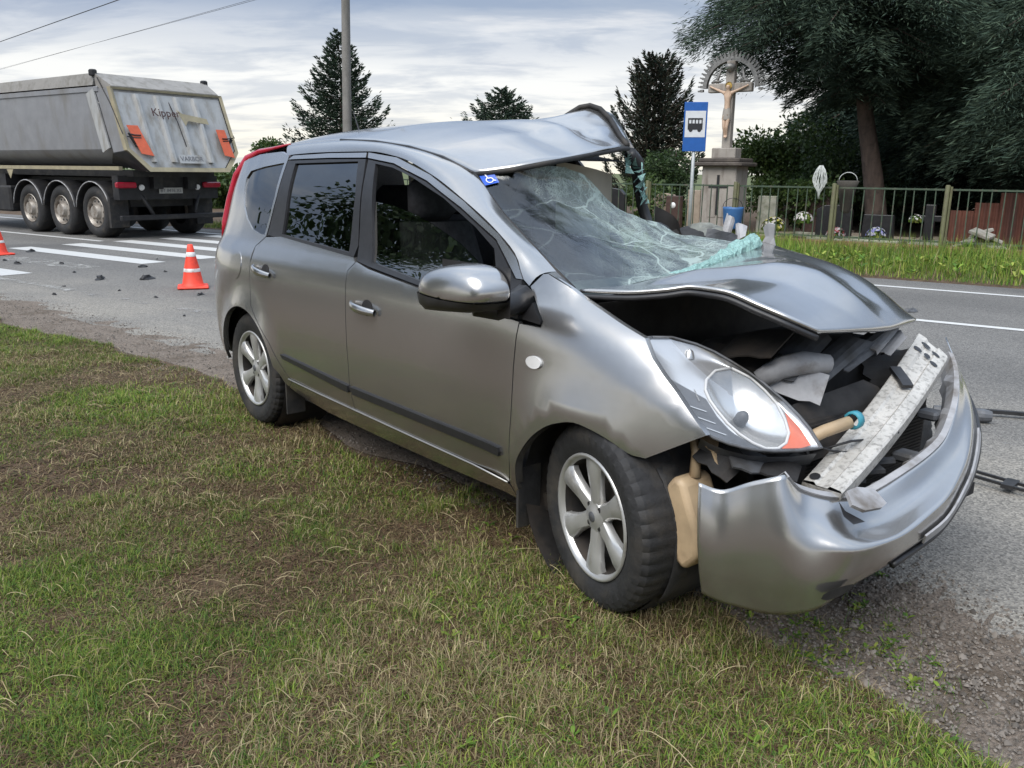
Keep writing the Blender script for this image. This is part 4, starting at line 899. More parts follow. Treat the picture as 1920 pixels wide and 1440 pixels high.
# turned inner ledge of its grille opening
led = along(BT); rows = []
for i in range(20, 64):
    p = led[i]; n_ = Vector((-.8, .15, -.1)); dpt = .05+.012*math.sin(i*1.3)*(i % 5 > 2); rows.append([tuple(p), tuple(p+np.array([-.02, .01, .006])), tuple(p+np.array([-dpt, .03, -.02])), tuple(p+np.array([-dpt-.01, .03, -.06]))])
o = MB().grid(rows).build('bumper_ledge', m_lgrey, bump); solid(o, .004)
for i, (dx, dz) in ((46, (.02, .02)), (54, (.03, .02)), (34, (.05, .0))):
    p = led[i]; MB().cbox(p[0]-.09-dx, p[0]-.02-dx, p[1]-.02, p[1]+.05, p[2]-.06+dz, p[2]-.03+dz, .008).build('bumper_bracket', m_plast, bump)
r = MB(); zz = [(3.17+.05*(k % 2)+rr_.uniform(-.01, .01), .42+.045*k, .455+.006*k+rr_.uniform(-.008, .008)) for k in range(8)]
r.ribbon(zz, .03, .012); r.ribbon([(x-.03, y, z+.015) for x, y, z in zz], .018, .008); r.build('broken_grille_strip', m_plast, bump)
MB().box(3.06, 3.28, .35, 1.2, .30, .34).grid([[(3.28-.03*k, y, .42-.12*k+.1*(y-.4)) for y in np.linspace(.35, 1.0, 8)] for k in (0, 1)]).build('lower_grille', m_bay, bump)
# flap over the towing eye
MB().prism([(3.335, .505), (3.40, .475), (3.41, .448), (3.36, .452), (3.325, .478)], .0, .0).v
pf = [(1566, 938)]
tow = MB().add([(x+.030, y-.012, z+.035) for x, y, z in [(3.293, .283, .495), (3.290, .338, .493), (3.305, .404, .477), (3.347, .398, .450), (3.353, .364, .448), (3.348, .284, .457), (3.328, .253, .474)]], [tuple(range(7))]); o = tow.build('towing_eye_cover', m_lgrey, bump); solid(o, .010)
MB().add([(x+.018, y-.008, z+.018) for x, y, z in [(3.298, .263, .493), (3.326, .253, .475), (3.351, .280, .456), (3.363, .292, .447), (3.361, .238, .452), (3.337, .228, .469)]], [tuple(range(6))]).build('towing_eye_hole', m_blk, bump)
# lower lip, black splitter, fog-lamp slot
bo = along(BO)
o = MB().tube([tuple(np.array(p)+(.0, .01, -.010)) for p in bo[36:66]], .010, 6).build('lower_lip', m_blk, bump, True)
l2 = along(B2); r = MB(); r.grid([[tuple(np.array(p)+(.007, -.003, .006)) for p in l2[40:58]], [tuple(np.array(p)*.4+np.array(q)*.6+(.009, -.003, .0)) for p, q in zip(l2[40:58], bo[40:58])]]); o = r.build('number_plate_holder', m_lgrey, bump); solid(o, .006)
sl = [(.0, .2), (.3, .9), (.7, 1.0), (1, .35), (.8, -.1), (.4, -.35)]
f4, f5 = along(B2), along(BO)
pts = []
for t_, k_ in [(22.5, .72), (25, .62), (28, .55), (31, .55), (33.2, .6), (33, .75), (30.5, .86), (27, .92), (24, .9)]:
    i0 = int(t_); fr_ = t_-i0; a = f4[i0]*(1-fr_)+f4[i0+1]*fr_; b = f5[i0]*(1-fr_)+f5[i0+1]*fr_; pts.append(tuple(a*(1-k_)+b*k_+np.array([.007, -.009, -.002])))
MB().add([(3.386+(x-3.386)*.75+.014, .150+(y-.16)*.75-.006, .312+(z-.302)*.55) for x, y, z in [(3.364, .101, .284), (3.369, .104, .307), (3.381, .137, .327), (3.397, .186, .333), (3.407, .222, .332), (3.407, .230, .318), (3.396, .207, .290), (3.383, .170, .272), (3.370, .128, .268)]], [tuple(range(9))]).build('fog_lamp_slot', m_bay, bump)
# washer tank and clutter behind the bumper corner
tk = [(2.90, .47), (2.93, .51), (2.965, .50), (3.0, .42), (3.03, .36), (3.032, .285), (2.985, .235), (2.955, .25), (2.93, .33)]
o = MB().prism([(x-.012, z) for x, z in tk], .055, .19).build('washer_tank', m_tank, car, angle=.5); bevel(o, .022, 3)
MB().tube([(2.945, .12, .50), (2.935, .13, .57), (2.90, .15, .63)], [.017, .013, .013], 8).build('tank_filler', m_tank, car, True)
for c, sx, sy, sz, rx, ry, rz, m in [((3.0, .16, .56), .12, .1, .03, .6, .5, .2, m_bay), ((3.06, .22, .55), .14, .12, .02, .2, .3, .9, m_plast), ((2.96, .2, .60), .1, .16, .03, .2, .9, .4, m_tank), ((3.12, .28, .54), .1, .14, .02, .1, .2, .5, m_bay)]:
    shardplate('broken_bracket', c, sx, sy, sz, rx, ry, rz, m)
o = MB().grid([[(2.6+rad*math.cos(a), y, .30+rad*math.sin(a)) for y in (.05, .1, .22)] for a, rad in zip(np.linspace(R(40), R(-34), 12), np.linspace(.335, .352, 12))]).build('torn_arch_liner', m_rub, car, True); solid(o, .005)
o = MB().grid([[(2.262, ys(2.25, .3)+.01+k*.10, z) for k in (0, .5, 1)] for z in (.36, .25, .14)]).build('mud_flap', m_rub, car); solid(o, .012)
o = MB().grid([[(.36, .04+k*.10, z) for k in (0, .5, 1)] for z in (.36, .25, .12)]).build('mud_flap', m_rub, car); solid(o, .012)

# ---- headlamp
HLn = Vector((.5787, -.2792, .7663))
HL_OUT = [(2.731, .148, .873), (2.761, .203, .871), (2.811, .257, .852), (2.854, .289, .832), (2.895, .312, .809), (2.944, .336, .781), (2.989, .353, .753), (3.057, .370, .707), (3.101, .375, .676), (3.142, .373, .645), (3.190, .361, .604), (3.176, .327, .603), (3.158, .288, .601), (3.127, .229, .604), (3.092, .174, .610), (3.051, .128, .624), (3.016, .098, .640), (2.993, .087, .653), (2.960, .086, .677), (2.923, .085, .705), (2.884, .081, .733), (2.850, .080, .759), (2.812, .087, .790), (2.781, .096, .816), (2.750, .106, .843), (2.731, .117, .862), (2.725, .132, .872)]
HL_BOWL = [(2.910, .309, .796), (2.957, .340, .772), (3.004, .349, .740), (3.047, .351, .708), (3.087, .336, .673), (3.116, .316, .644), (3.129, .286, .623), (3.127, .253, .613), (3.109, .221, .614), (3.080, .198, .628), (3.046, .182, .648), (3.008, .174, .673), (2.971, .173, .701), (2.939, .176, .726), (2.914, .186, .749), (2.896, .211, .772), (2.891, .256, .792)]
HL_RIBS = [(2.822, .105, .789), (2.932, .170, .729), (2.982, .161, .689), (3.020, .165, .661), (3.067, .180, .631), (3.110, .215, .611), (3.087, .170, .612), (3.047, .132, .629), (3.012, .107, .646), (2.982, .095, .665), (2.925, .093, .707), (2.874, .092, .745)]
HL_OR = [(3.073, .354, .690), (3.122, .358, .654), (3.170, .348, .615), (3.160, .317, .610), (3.132, .262, .612), (3.127, .300, .630), (3.109, .328, .653)]
def dome(pts, rise, back=0., n=7, sm=3):
    P_ = [Vector(p) for p in pts]; c = sum(P_, Vector())/len(P_); rows = []
    for k in range(n+1):
        t = k/n; rows.append([tuple(p.lerp(c, t)+HLn*(rise*(1-(1-t)**2)+back)) for p in P_+P_[:1]])
    return MB().grid(rows)
hl = dome(HL_OUT, .007, .004, 8).build('headlamp', m_lens, car, True)
MB().tube([tuple(Vector(p)+HLn*.001) for p in HL_OUT+HL_OUT[:1]], .005, 6).build('headlamp_rim', m_plast, hl, True)
hc = sum((Vector(p) for p in HL_BOWL), Vector())/len(HL_BOWL); e1 = (Vector((1, 0, 0))-HLn*HLn.x).normalized(); e2 = HLn.cross(e1)
def polar(pts, th):
    q = sorted((math.atan2((Vector(p)-hc).dot(e2), (Vector(p)-hc).dot(e1)), math.hypot((Vector(p)-hc).dot(e1), (Vector(p)-hc).dot(e2))) for p in pts); q = [(a-2*math.pi, r_) for a, r_ in q]+q+[(a+2*math.pi, r_) for a, r_ in q]
    r_ = float(np.interp(th, [a for a, _ in q], [b for _, b in q])); return hc+(e1*math.cos(th)+e2*math.sin(th))*r_
DN = []
for i in range(len(HL_OUT)):
    a, b = Vector(HL_OUT[i]), Vector(HL_OUT[(i+1) % len(HL_OUT)]); DN += [a.lerp(b, t) for t in (0, .25, .5, .75)]
rows = [[], [], [], []]
for th in np.linspace(-math.pi, math.pi, 121):
    a, b = polar(DN, th), polar(HL_BOWL, th)
    for r_, t, dp in zip(rows, (.985, .8, .4, 0), (.003, .016, .020, .012)): r_.append(tuple(b.lerp(a, t)-HLn*dp))
MB().grid(rows).build('headlamp_housing', m_chrome, hl, True)
bw = dome(HL_BOWL, -.06, -.012, 12).build('reflector', m_reflw, hl, True)
MB().tube([tuple(Vector(p)-HLn*.010) for p in HL_BOWL+HL_BOWL[:1]], .0045, 6).build('reflector_ring', m_white, hl, True)
c = sum((Vector(p) for p in HL_BOWL), Vector())/len(HL_BOWL)
b_ = MB(); b_.tube([c-HLn*.07, c-HLn*.045, c-HLn*.03, c-HLn*.024], [.020, .020, .014, .004], 12); b_.build('bulb', m_plast, bw, True)
dome(HL_RIBS, .0, -.012, 2).build('ribbed_trim', m_plast, hl)
for i, (p, q) in enumerate([((2.916, .102, .717), (2.957, .141, .700)), ((2.952, .104, .690), (2.992, .140, .673)), ((2.987, .108, .665), (3.028, .145, .647)), ((3.036, .127, .635), (3.067, .156, .622)), ((2.853, .105, .766), (2.887, .106, .740)), ((2.897, .156, .750), (2.927, .145, .724))]):
    MB().tube([Vector(p)-HLn*.009, Vector(q)-HLn*.009], .0020, 5).build('trim_rib', m_chrome, hl)
dome(HL_OR, .003, -.010, 3).build('indicator_lens', m_orange, hl, True)
MB().lathe([(.001, .02), (.012, .012), (.018, -.01)], 'z', 12, (2.806, .233, .822)).build('side_light', m_chrome, hl, True)
r = MB(); r.grid([[tuple(Vector(p)-HLn*.03) for p in HL_OUT[10:18]], [(p[0]-.06, p[1]+.05, p[2]-.075) for p in HL_OUT[10:18]]]).build('headlamp_back', m_plast, hl, True)

# ---- door mirror
cap = []
MC = Vector((2.18, -.135, .985))
prof = [(1.985, .96), (1.998, 1.012), (2.066, 1.045), (2.186, 1.067), (2.299, 1.062), (2.35, 1.03), (2.368, .985), (2.355, .955)]
rows = []
for k, (sc_, yy) in enumerate([(1.0, -.10), (1.0, -.145), (.97, -.185), (.88, -.215), (.66, -.235), (.35, -.245), (.02, -.247)]):
    rows.append([(MC.x+(x-MC.x)*sc_, yy, .958+(z-.958)*sc_) for x, z in prof])
# profile is shifted so that the traced outline holds at the depth of the shell's widest ring
mirror = MB().grid(rows).build('door_mirror', m_sil, car, True); solid(mirror, .004, 1); sb = mirror.modifiers.new('sub', 'SUBSURF'); sb.levels = sb.render_levels = 2
rows = []
for k, (sc_, yy) in enumerate([(1.0, -.10), (1.0, -.145), (.97, -.185), (.88, -.215), (.66, -.233), (.35, -.243), (.02, -.245)]):
    rows.append([(MC.x+(x-MC.x)*sc_, yy, .954+(z-.954)*sc_) for x, z in [(1.985, .958), (1.998, .918), (2.04, .898), (2.15, .905), (2.26, .915), (2.33, .93), (2.36, .955)]])
MB().grid(rows).build('mirror_base', m_blk, mirror, True)
MB().grid([[(x, -.098, z) for x in (1.99, 2.36)] for z in (.90, 1.06)]).build('mirror_back', m_blk, mirror)
MB().tube([(2.24, -.15, .925), (2.27, -.08, .915), (2.265, -.02, .93), (2.25, .05, .94)], [.025, .032, .038, .05], 10).build('mirror_arm', m_blk, mirror, True)

# ---- wheels
def wheel(name, loc, rz, rx=0., dirt=True):
    w_ = bpy.data.objects.new(name, None); COL.objects.link(w_); w_.parent = car; w_.location = loc; w_.rotation_euler = (rx, rz, rz) if False else (rx, 0, rz)
    n = 180; prof = [(.200, .012), (.212, .004), (.238, -.004), (.268, -.006), (.290, .004), (.302, .02), (.305, .05), (.305, .09), (.305, .13), (.302, .165), (.29, .182), (.25, .19), (.2, .175)]
    V = []; F = []
    for i in range(n):
        a = 2*math.pi*i/n; g_ = i % 4 == 0
        for k, (r_, h) in enumerate(prof):
            rr = r_-(.0045 if g_ and r_ > .285 and k not in (7,) else 0)-(.006 if k == 7 else 0)
            V.append((rr*math.cos(a), h, rr*math.sin(a)))
    m_ = len(prof)
    for i in range(n):
        for k in range(m_-1): F.append((i*m_+k, ((i+1) % n)*m_+k, ((i+1) % n)*m_+k+1, i*m_+k+1))
    mk('tyre', V, F, m_rub, w_, angle=.5)
    rim = MB().lathe([(.205, .006), (.203, .0), (.196, .0), (.190, .008), (.184, .018)], 'y', 48).build('rim', m_rim, w_, True); MB().lathe([(.184, .018), (.180, .05), (.178, .09), (.19, .16), (.203, .17)], 'y', 48).build('rim_barrel', m_bay, w_, True)  # barrel takes a darker colour than the lip
    MB().lathe([(.0, .075), (.10, .075), (.125, .07), (.13, .11)], 'y', 24).build('brake_disc', mat_disc, w_, True)
    MB().lathe([(.0, .10), (.18, .10)], 'y', 24).build('wheel_back', m_bay, w_)
    for k in range(6):
        a = 2*math.pi*k/6+R(90); ca, sa = math.cos(a), math.sin(a); rows = []
        for r_, wd, yy, th in ((.030, .030, .022, .02), (.055, .029, .018, .025), (.09, .027, .015, .026), (.13, .032, .009, .028), (.165, .040, .006, .03), (.190, .050, .010, .03)):
            row = []
            for q, hh in ((-1, th), (-1, .012), (-.72, .001), (0, -.003), (.72, .001), (1, .012), (1, th)):
                x, y_ = r_, q*wd; row.append((x*ca-y_*sa, yy+hh, x*sa+y_*ca))
            rows.append(row)
        MB().grid(rows).build('spoke', m_rim, w_, angle=.7)
    MB().lathe([(.0, .010), (.022, .010), (.028, .014), (.048, .018), (.056, .03), (.058, .05)], 'y', 24).build('hub', m_rim, w_, angle=.6)
    MB().lathe([(.0, .0075), (.017, .0085), (.0185, .012)], 'y', 16).build('hub_cap', m_plast, w_, True)
    r_ = MB()
    for k in range(4):
        a = 2*math.pi*k/4+R(45); r_ = MB(); r_.lathe([(.0, .0165), (.0085, .0165), (.0095, .02)], 'y', 10, (.043*math.cos(a), 0, .043*math.sin(a))).build('bolt_recess', m_blk, w_)
    return w_
mat_disc = mat('brake disc', (.10, .085, .07), .6, metal=.5, var=.3)
wheel('rear_wheel', (0, .02, .298), 0, R(0))
fwl = wheel('front_wheel', (2.628, .012, .298), R(-13), R(2))
for x in (0, 2.62):
    w2 = wheel('rear_wheel' if x == 0 else 'front_wheel', (x, 1.67, .298), R(180), 0)
# ================================================================== THINGS AROUND
def text_mesh(name, body, size, m, parent, mtx, extrude=.002, align='CENTER', sx=1.):
    cu = bpy.data.curves.new(name, 'FONT'); cu.body = body; cu.size = size; cu.align_x = align; cu.align_y = 'CENTER'; cu.extrude = extrude; cu.resolution_u = 3
    to = bpy.data.objects.new(name, cu); COL.objects.link(to); dg = bpy.context.evaluated_depsgraph_get(); me = bpy.data.meshes.new_from_object(to.evaluated_get(dg))
    bpy.data.objects.remove(to); me.transform(Matrix.Diagonal((sx, 1, 1, 1))); me.transform(mtx); me.materials.clear(); me.materials.append(m); o = bpy.data.objects.new(name, me); COL.objects.link(o); o.parent = parent; return o
# ---- tipper trailer; local x runs back along the road, y across it away from the camera
m_tsil = mat('tipper body grey', (.27, .275, .29), .5, metal=.25, var=.10, scale=3, dirt=(.20, .19, .175), dscale=2.2, dlo=.5, dhi=.75, dstretch=(1, 1, .3))
m_tgate = mat('tailgate grey', (.40, .405, .40), .55, metal=.15, var=.10, scale=3, dirt=(.27, .255, .225), dscale=3, dstretch=(2, 2, .5))
m_tarp = mat('grey tarpaulin', (.26, .25, .235), .8, var=.12, scale=4, dirt=(.17, .16, .14), dscale=5, bump=.3, bscale=14)
m_tblk = mat('chassis black', (.014, .014, .016), .6, var=.4, scale=8, dirt=(.04, .037, .033), dscale=4)
m_tyel = mat('dusty yellow edge', (.33, .29, .19), .65, var=.15, scale=6, dirt=(.25, .22, .16), dscale=4)
m_tor = mat('orange reflector board', (.86, .25, .06), .5, var=.12, scale=12)
m_tred = mat('red board edge', (.62, .12, .05), .5, var=.1)
m_tlamp = mat('red lamp', (.33, .01, .03), .25, var=.15, coat=.5)
m_tplate = mat('number plate', (.42, .42, .40), .5, var=.15)
m_trim = mat('truck wheel steel', (.40, .37, .33), .5, metal=.4, var=.2, scale=9, dirt=(.12, .08, .05), dscale=6, dlo=.45, dhi=.7)
m_ink = mat('dark lettering', (.06, .025, .02), .6, var=.1); m_inkg = mat('grey lettering', (.13, .13, .14), .6, var=.1)
trk = empty('tipper_trailer', 'grey half-pipe tipper trailer with orange reflector boards standing in the far lane', 'truck', rd(-15.4, 9.3), ROADZ)
TL = -8.4
sec = [(0.0, 2.80), (0.0, 2.72), (.02, 2.0), (.05, 1.68), (.14, 1.56), (.34, 1.43), (.6, 1.36), (1.25, 1.34)]
side_x = lambda z: np.interp(z, [1.34, 1.63, 2.75], [-.05, -.2, -.6])
rows = [[(TL+.35*max(0, (z-1.4)), y, z) for y, z in sec], [(side_x(z)-.02, y, z) for y, z in sec]]
rows += []
MB().grid([[tuple(np.array(rows[0][k])*(1-t)+np.array(rows[1][k])*t) for k in range(len(sec))] for t in np.linspace(0, 1, 14)]).build('side_wall', m_tsil, trk, angle=.5)
MB().grid([[(p[0]*(1-t)+q[0]*t, 2.4-p[1], p[2]) for p, q in zip(rows[0], rows[1])] for t in np.linspace(0, 1, 6)]).build('side_wall', m_tsil, trk, angle=.5)
MB().grid([[(TL+.35*(z-1.4), y, z) for y in (.05, 2.35)] for z in (1.4, 2.8)]).build('front_wall', m_tsil, trk)
for y in (-.02, 2.36):
    o = MB().cbox(TL-.1, -.5, y, y+.06, 2.70, 2.80, .012).build('top_rail', m_tsil, trk)
o = MB().ribbon([(side_x(z)-.16, -.015+.0, z) for z in (2.72, 2.2, 1.66)], .03, .26, up=(1, 0, .36)).build('side_rib', m_tgate, trk)
# rolled tarpaulin frame on top
MB().add([(TL, -.03, 2.82), (-.62, -.03, 2.82), (-.60, .02, 3.04), (TL, .02, 3.0), (TL, 2.43, 2.82), (-.62, 2.43, 2.82), (-.60, 2.38, 3.04), (TL, 2.38, 3.0)], [(0, 1, 2, 3), (5, 4, 7, 6), (3, 2, 6, 7), (4, 0, 3, 7), (1, 5, 6, 2)]).build('tarpaulin', m_tarp, trk)
o = MB().add([(-.60, 0, 3.04), (-.60, 2.4, 3.04), (-.14, 2.34, 2.80), (-.14, .05, 2.80), (-.56, 0, 2.8), (-.56, 2.4, 2.8), (-.12, 2.34, 2.60), (-.12, .05, 2.60)], [(0, 1, 2, 3), (3, 2, 6, 7), (0, 3, 7, 4), (1, 5, 6, 2), (4, 7, 6, 5)]).build('tarpaulin_flap', m_tarp, trk)
for y in (0, 2.38): MB().cbox(-.68, -.56, y-.06, y+.06, 2.98, 3.10, .02).build('corner_bracket', m_tblk, trk)
# tailgate: leaning plane with pressed ribs, cut corners at the foot
gxl = lambda z: np.interp(z, [1.30, 2.75], [.42, -.12])
gate = [(.06, 2.74), (2.34, 2.74), (2.36, 1.70), (2.02, 1.36), (.38, 1.36), (.05, 1.70)]
fr = [(.0, 2.78), (2.40, 2.78), (2.42, 1.66), (2.08, 1.28), (.32, 1.28), (-.02, 1.66)]
tg = MB(); n6 = 6
V = [(gxl(z)-.03, y, z) for y, z in gate]; tg.add(V, [(0, 1, 2, 3, 4, 5)])
tgo = tg.build('tailgate', m_tgate, trk)
f = MB(); V = [(gxl(z), y, z) for y, z in gate]+[(gxl(z)+.015, y, z) for y, z in fr]+[(gxl(z)-.10, y, z) for y, z in fr]
f.add(V, [(i, (i+1) % 6, 6+(i+1) % 6, 6+i) for i in range(6)]+[(6+i, 6+(i+1) % 6, 12+(i+1) % 6, 12+i) for i in range(6)]).build('tailgate_frame', m_tyel, trk)
for y in (.48, .90, 1.32, 1.72): MB().add([(gxl(z)+dx, y+dy, z) for z in (2.68, 1.46) for dx, dy in ((-.03, -.06), (.045, -.03), (.045, .03), (-.03, .06))], [(0, 1, 5, 4), (1, 2, 6, 5), (2, 3, 7, 6), (4, 5, 6, 7)]).build('pressed_rib', m_tgate, tgo)
# rear corner post between side wall and gate
for y0, y1 in ((0, .0), (2.40, 2.42)):
    MB().add([(-.60, y0, 2.76), (-.12, y1, 2.76), (.28, y1, 1.66), (-.18, y0, 1.62), (.42, .32 if y0 < 1 else 2.08, 1.28), (-.05, .4 if y0 < 1 else 2.0, 1.36)], [(0, 1, 2, 3), (3, 2, 4, 5)]).build('corner_post', m_tsil if y0 < 1 else m_tgate, trk)
MB().add([(-.20, -.01, 1.60), (.28, -.03, 1.64), (.44, .32, 1.27), (-.05, .36, 1.30), (-.6, .2, 1.42)], [(0, 1, 2, 3), (0, 3, 4)]).build('chute', m_tblk, trk)
for y in (.28, 1.98):
    yb = y+.02 if y < 1 else y
    b_ = MB().add([(gxl(z)+.055, yy, z) for z, yy in ((2.10, y-.20 if y < 1 else y+.02), (2.10, y+.02 if y < 1 else y+.22), (1.56, y+.18 if y < 1 else y+.28), (1.60, y-.06 if y < 1 else y+.06))], [(0, 1, 2, 3)]).build('reflector_board', m_tred, trk); solid(b_, .01)
    MB().add([(gxl(z)+.064, yy, z) for z, yy in ((2.06, y-.17 if y < 1 else y+.04), (2.06, y-.00 if y < 1 else y+.20), (1.60, y+.14 if y < 1 else y+.25), (1.635, y-.04 if y < 1 else y+.09))], [(0, 1, 2, 3)]).build('reflector_face', m_tor, b_)
    r = MB()
    for k in range(5): r.tube([(gxl(1.9)+.05, (y-.22 if y < 1 else y+.34)+rnd.uniform(-.03, .03), 1.92+rnd.uniform(-.05, .05)), (gxl(1.9)+.07, (y-.10 if y < 1 else y+.2), 1.93-.05*k), (gxl(1.85)+.05, y+.02 if y < 1 else y+.1, 1.93-.05*k)], .012, 5)
    r.build('rope', m_tblk, trk)
for a, b in (((-.50, .0, 2.95), (.2, -.02, 1.95)), ((-.48, .05, 2.95), (.28, .30, 1.70)), ((-.45, 2.35, 2.8), (.2, 2.42, 1.95)), ((-.12, 1.16, 2.62), (.30, 1.22, 1.75))): MB().tube([a, tuple((np.array(a)+np.array(b))/2+np.array([.03, 0, .02])), b], .011, 5).build('strap', m_tblk, trk)
Mt = lambda y, z: Matrix.Translation((gxl(z)+.050, y, z)) @ Matrix.Rotation(math.atan2(.54, 1.45)*-1, 4, 'Y') @ Matrix(((0, 0, 1, 0), (1, 0, 0, 0), (0, 1, 0, 0), (0, 0, 0, 1)))
text_mesh('lettering', 'Kipper', .22, m_ink, tgo, Mt(.98, 2.36), .003)
MB().add([(gxl(z)+.052, y, z) for y, z in ((1.22, 2.44), (1.34, 2.37), (1.86, 2.30), (1.88, 2.19), (1.42, 2.24), (1.34, 2.14))], [(0, 1, 2, 3, 4, 5)]).build('logo_arrow', m_tyel, tgo)
pl = MB().add([(gxl(z)+.048, y, z) for y, z in ((.98, 1.60), (1.54, 1.60), (1.54, 1.44), (.98, 1.44))], [(0, 1, 2, 3)]).build('maker_plate', m_tgate, tgo)
text_mesh('lettering', 'VARBOR', .13, m_inkg, tgo, Mt(1.26, 1.52), .003)
# chassis and rear end
MB().box(TL, -.15, .75, .95, .95, 1.28).box(TL, -.15, 1.5, 1.7, .95, 1.28).box(TL, -.1, .3, 2.1, 1.18, 1.30).box(-.5, -.3, .1, 2.3, .75, 1.20).box(TL, -4.6, .1, .5, .45, 1.2).box(-4.4, -.6, .5, 1.9, .6, 1.15).build('chassis', m_tblk, trk)
MB().box(-3.9, -.1, .02, .10, 1.30, 1.37).box(TL, -3.9, .02, .10, 1.30, 1.37).build('sill_band', m_tyel, trk)
MB().add([(-4.3, .0, 1.29), (-4.02, .0, 1.29), (-4.16, .0, 1.10)], [(0, 1, 2)]).build('yellow_pennant', m_tyel, trk)
o = MB().cbox(-.28, -.20, .05, 2.35, .36, .46, .015).build('underrun_bar', m_tblk, trk)
MB().tube([(-.35, .5, .95), (-.3, .7, .6), (-.25, .75, .45)], .04, 8).tube([(-.35, 1.9, .95), (-.3, 1.75, .6), (-.25, 1.7, .45)], .04, 8).build('underrun_bracket', m_tblk, trk, True)
for y in (.02, 1.92):
    o = MB().cbox(-.30, -.22, y, y+.42, .97, 1.08, .02).build('tail_lamp', m_tlamp, trk)
    MB().box(-.62, -.55, y+.02, y+.40, .22, .80).build('mud_flap', m_rub, trk)
for y in (.56, 1.80): MB().lathe([(0, .03), (.05, .03), (.06, 0)], 'x', 14, (-.28, y, .98)).build('reverse_lamp', m_white, trk)
pp = MB().box(-.29, -.27, .93, 1.45, .86, .97).build('number_plate', m_tplate, trk)
text_mesh('lettering', 'BT 8416 XE', .095, m_inkg, pp, Matrix.Translation((-.266, 1.19, .915)) @ Matrix(((0, 0, 1, 0), (1, 0, 0, 0), (0, 1, 0, 0), (0, 0, 0, 1))), .001)
MB().cbox(-5.9, -4.4, .05, .5, .40, .95, .04).build('side_locker', m_tblk, trk)
MB().box(TL+.6, TL+.8, .2, .4, .0, 1.0).box(TL+.6, TL+.8, 2.0, 2.2, .0, 1.0).build('landing_leg', m_tblk, trk)
def truck_wheel(x, y, sgn):
    w_ = bpy.data.objects.new('wheel', None); COL.objects.link(w_); w_.parent = trk; w_.location = (x, y, .5); w_.rotation_euler = (0, 0, 0 if sgn > 0 else math.pi)
    MB().lathe([(.29, .04), (.31, .0), (.42, -.01), (.475, .02), (.5, .06), (.5, .32), (.47, .37), (.3, .36)], 'y', 36).build('tyre', m_rub, w_, True)
    rm = MB().lathe([(.30, .02), (.285, .0), (.27, .02), (.255, .06), (.15, .04), (.135, .0), (.12, -.03), (0, -.03)], 'y', 30).build('rim', m_trim, w_, angle=.6)
    for k in range(10):
        a = 2*math.pi*k/10; MB().lathe([(0, .047), (.024, .047), (.028, .052)], 'y', 8, (.205*math.cos(a), 0, .205*math.sin(a))).build('hand_hole', m_tblk, rm)
    return w_
for x in (-1.18, -2.43, -3.68):
    truck_wheel(x, .10, 1); truck_wheel(x, 2.32, -1)
    for y in (.06, 1.96):
        rows = [[(x+.60*math.cos(a), y+k*.40, .5+.58*math.sin(a)) for k in (0, .1, .5, 1)] for a in np.linspace(R(172), R(8), 16)]
        gd = MB().grid(rows).build('mudguard', m_tblk, trk, True); solid(gd, .015)
        if y < 1: MB().tube([(x+.60*math.cos(a), y-.005, .5+.58*math.sin(a)) for a in np.linspace(R(172), R(8), 16)], .011, 5).build('guard_edge', m_lgrey, gd, True)

# ---- traffic cones
m_cone = mat('cone red', (.86, .07, .035), .5, var=.1, scale=8, dirt=(.62, .05, .035), dscale=9); m_cwhite = mat('cone white band', (.72, .70, .68), .5, var=.1, dirt=(.45, .35, .33), dscale=12)
def cone(loc, rz, label):
    c = empty('traffic_cone', label, 'traffic cone', loc, rz, 'traffic cones round the accident')
    b = MB().cbox(-.17, .17, -.17, .17, 0, .03, .012).build('base', m_cone, c); bevel(b, .008)
    MB().lathe([(.135, .028), (.125, .045), (.115, .06), (.092, .19)], 'z', 24).lathe([(.0855, .225), (.055, .365)], 'z', 24).lathe([(.046, .41), (.030, .495), (.024, .5), (.02, .492)], 'z', 24).build('body', m_cone, c, True)
    MB().lathe([(.0935, .188), (.094, .19), (.087, .226), (.0855, .227)], 'z', 24).build('band', m_cwhite, c, True)
    MB().lathe([(.0565, .362), (.057, .364), (.0475, .412), (.046, .413)], 'z', 24).build('band', m_cwhite, c, True)
    return c
cone(rd(-8.79, 6.07, .003), R(20), 'red traffic cone with white bands beside the rear of the crashed car'); cone(rd(-14.38, 6.52, .003), R(-35), 'red traffic cone with white bands out on the zebra crossing')

# ---- utility pole and wires
m_conc = mat('weathered concrete', (.22, .21, .195), .9, var=.15, scale=5, dirt=(.13, .125, .11), dscale=3, bump=.3, bscale=40, dstretch=(1, 1, .2))
pole = empty('utility_pole', 'tall grey concrete utility pole rising behind the silver car', 'pole', (-4.68, 24.9, 0))
MB().lathe([(.150, -.1), (.125, 2.5), (.115, 6), (.09, 9.5), (0, 9.5)], 'z', 14).build('shaft', m_conc, pole, True).rotation_euler = (0, R(1.2), 0)
MB().tube([(.3, 0, 8.9), (-.5, 0, 8.9)], .04, 6).build('cross_arm', m_conc, pole)
for x in (-.4, 0, .25): MB().lathe([(.0, .12), (.03, .11), (.035, .06), (.02, .05), (.035, .02), (.02, 0)], 'z', 10, (x, 0, 8.95)).build('insulator', m_white, pole, True)
m_wire = mat('wire', (.03, .03, .03), .6)
def wire(a, b, sag, r, label):
    pts = [tuple((1-t)*np.array(a)+t*np.array(b)-np.array([0, 0, sag*4*t*(1-t)])) for t in np.linspace(0, 1, 30)]
    tag(MB().tube(pts, r, 5).build('power_line', m_wire), label, 'wire')
def wire2(A, B, k0, k1, r, label):
    A, B = np.array(A), np.array(B); wire(A+(A-B)*k0, B+(B-A)*k1, .0, r, label)
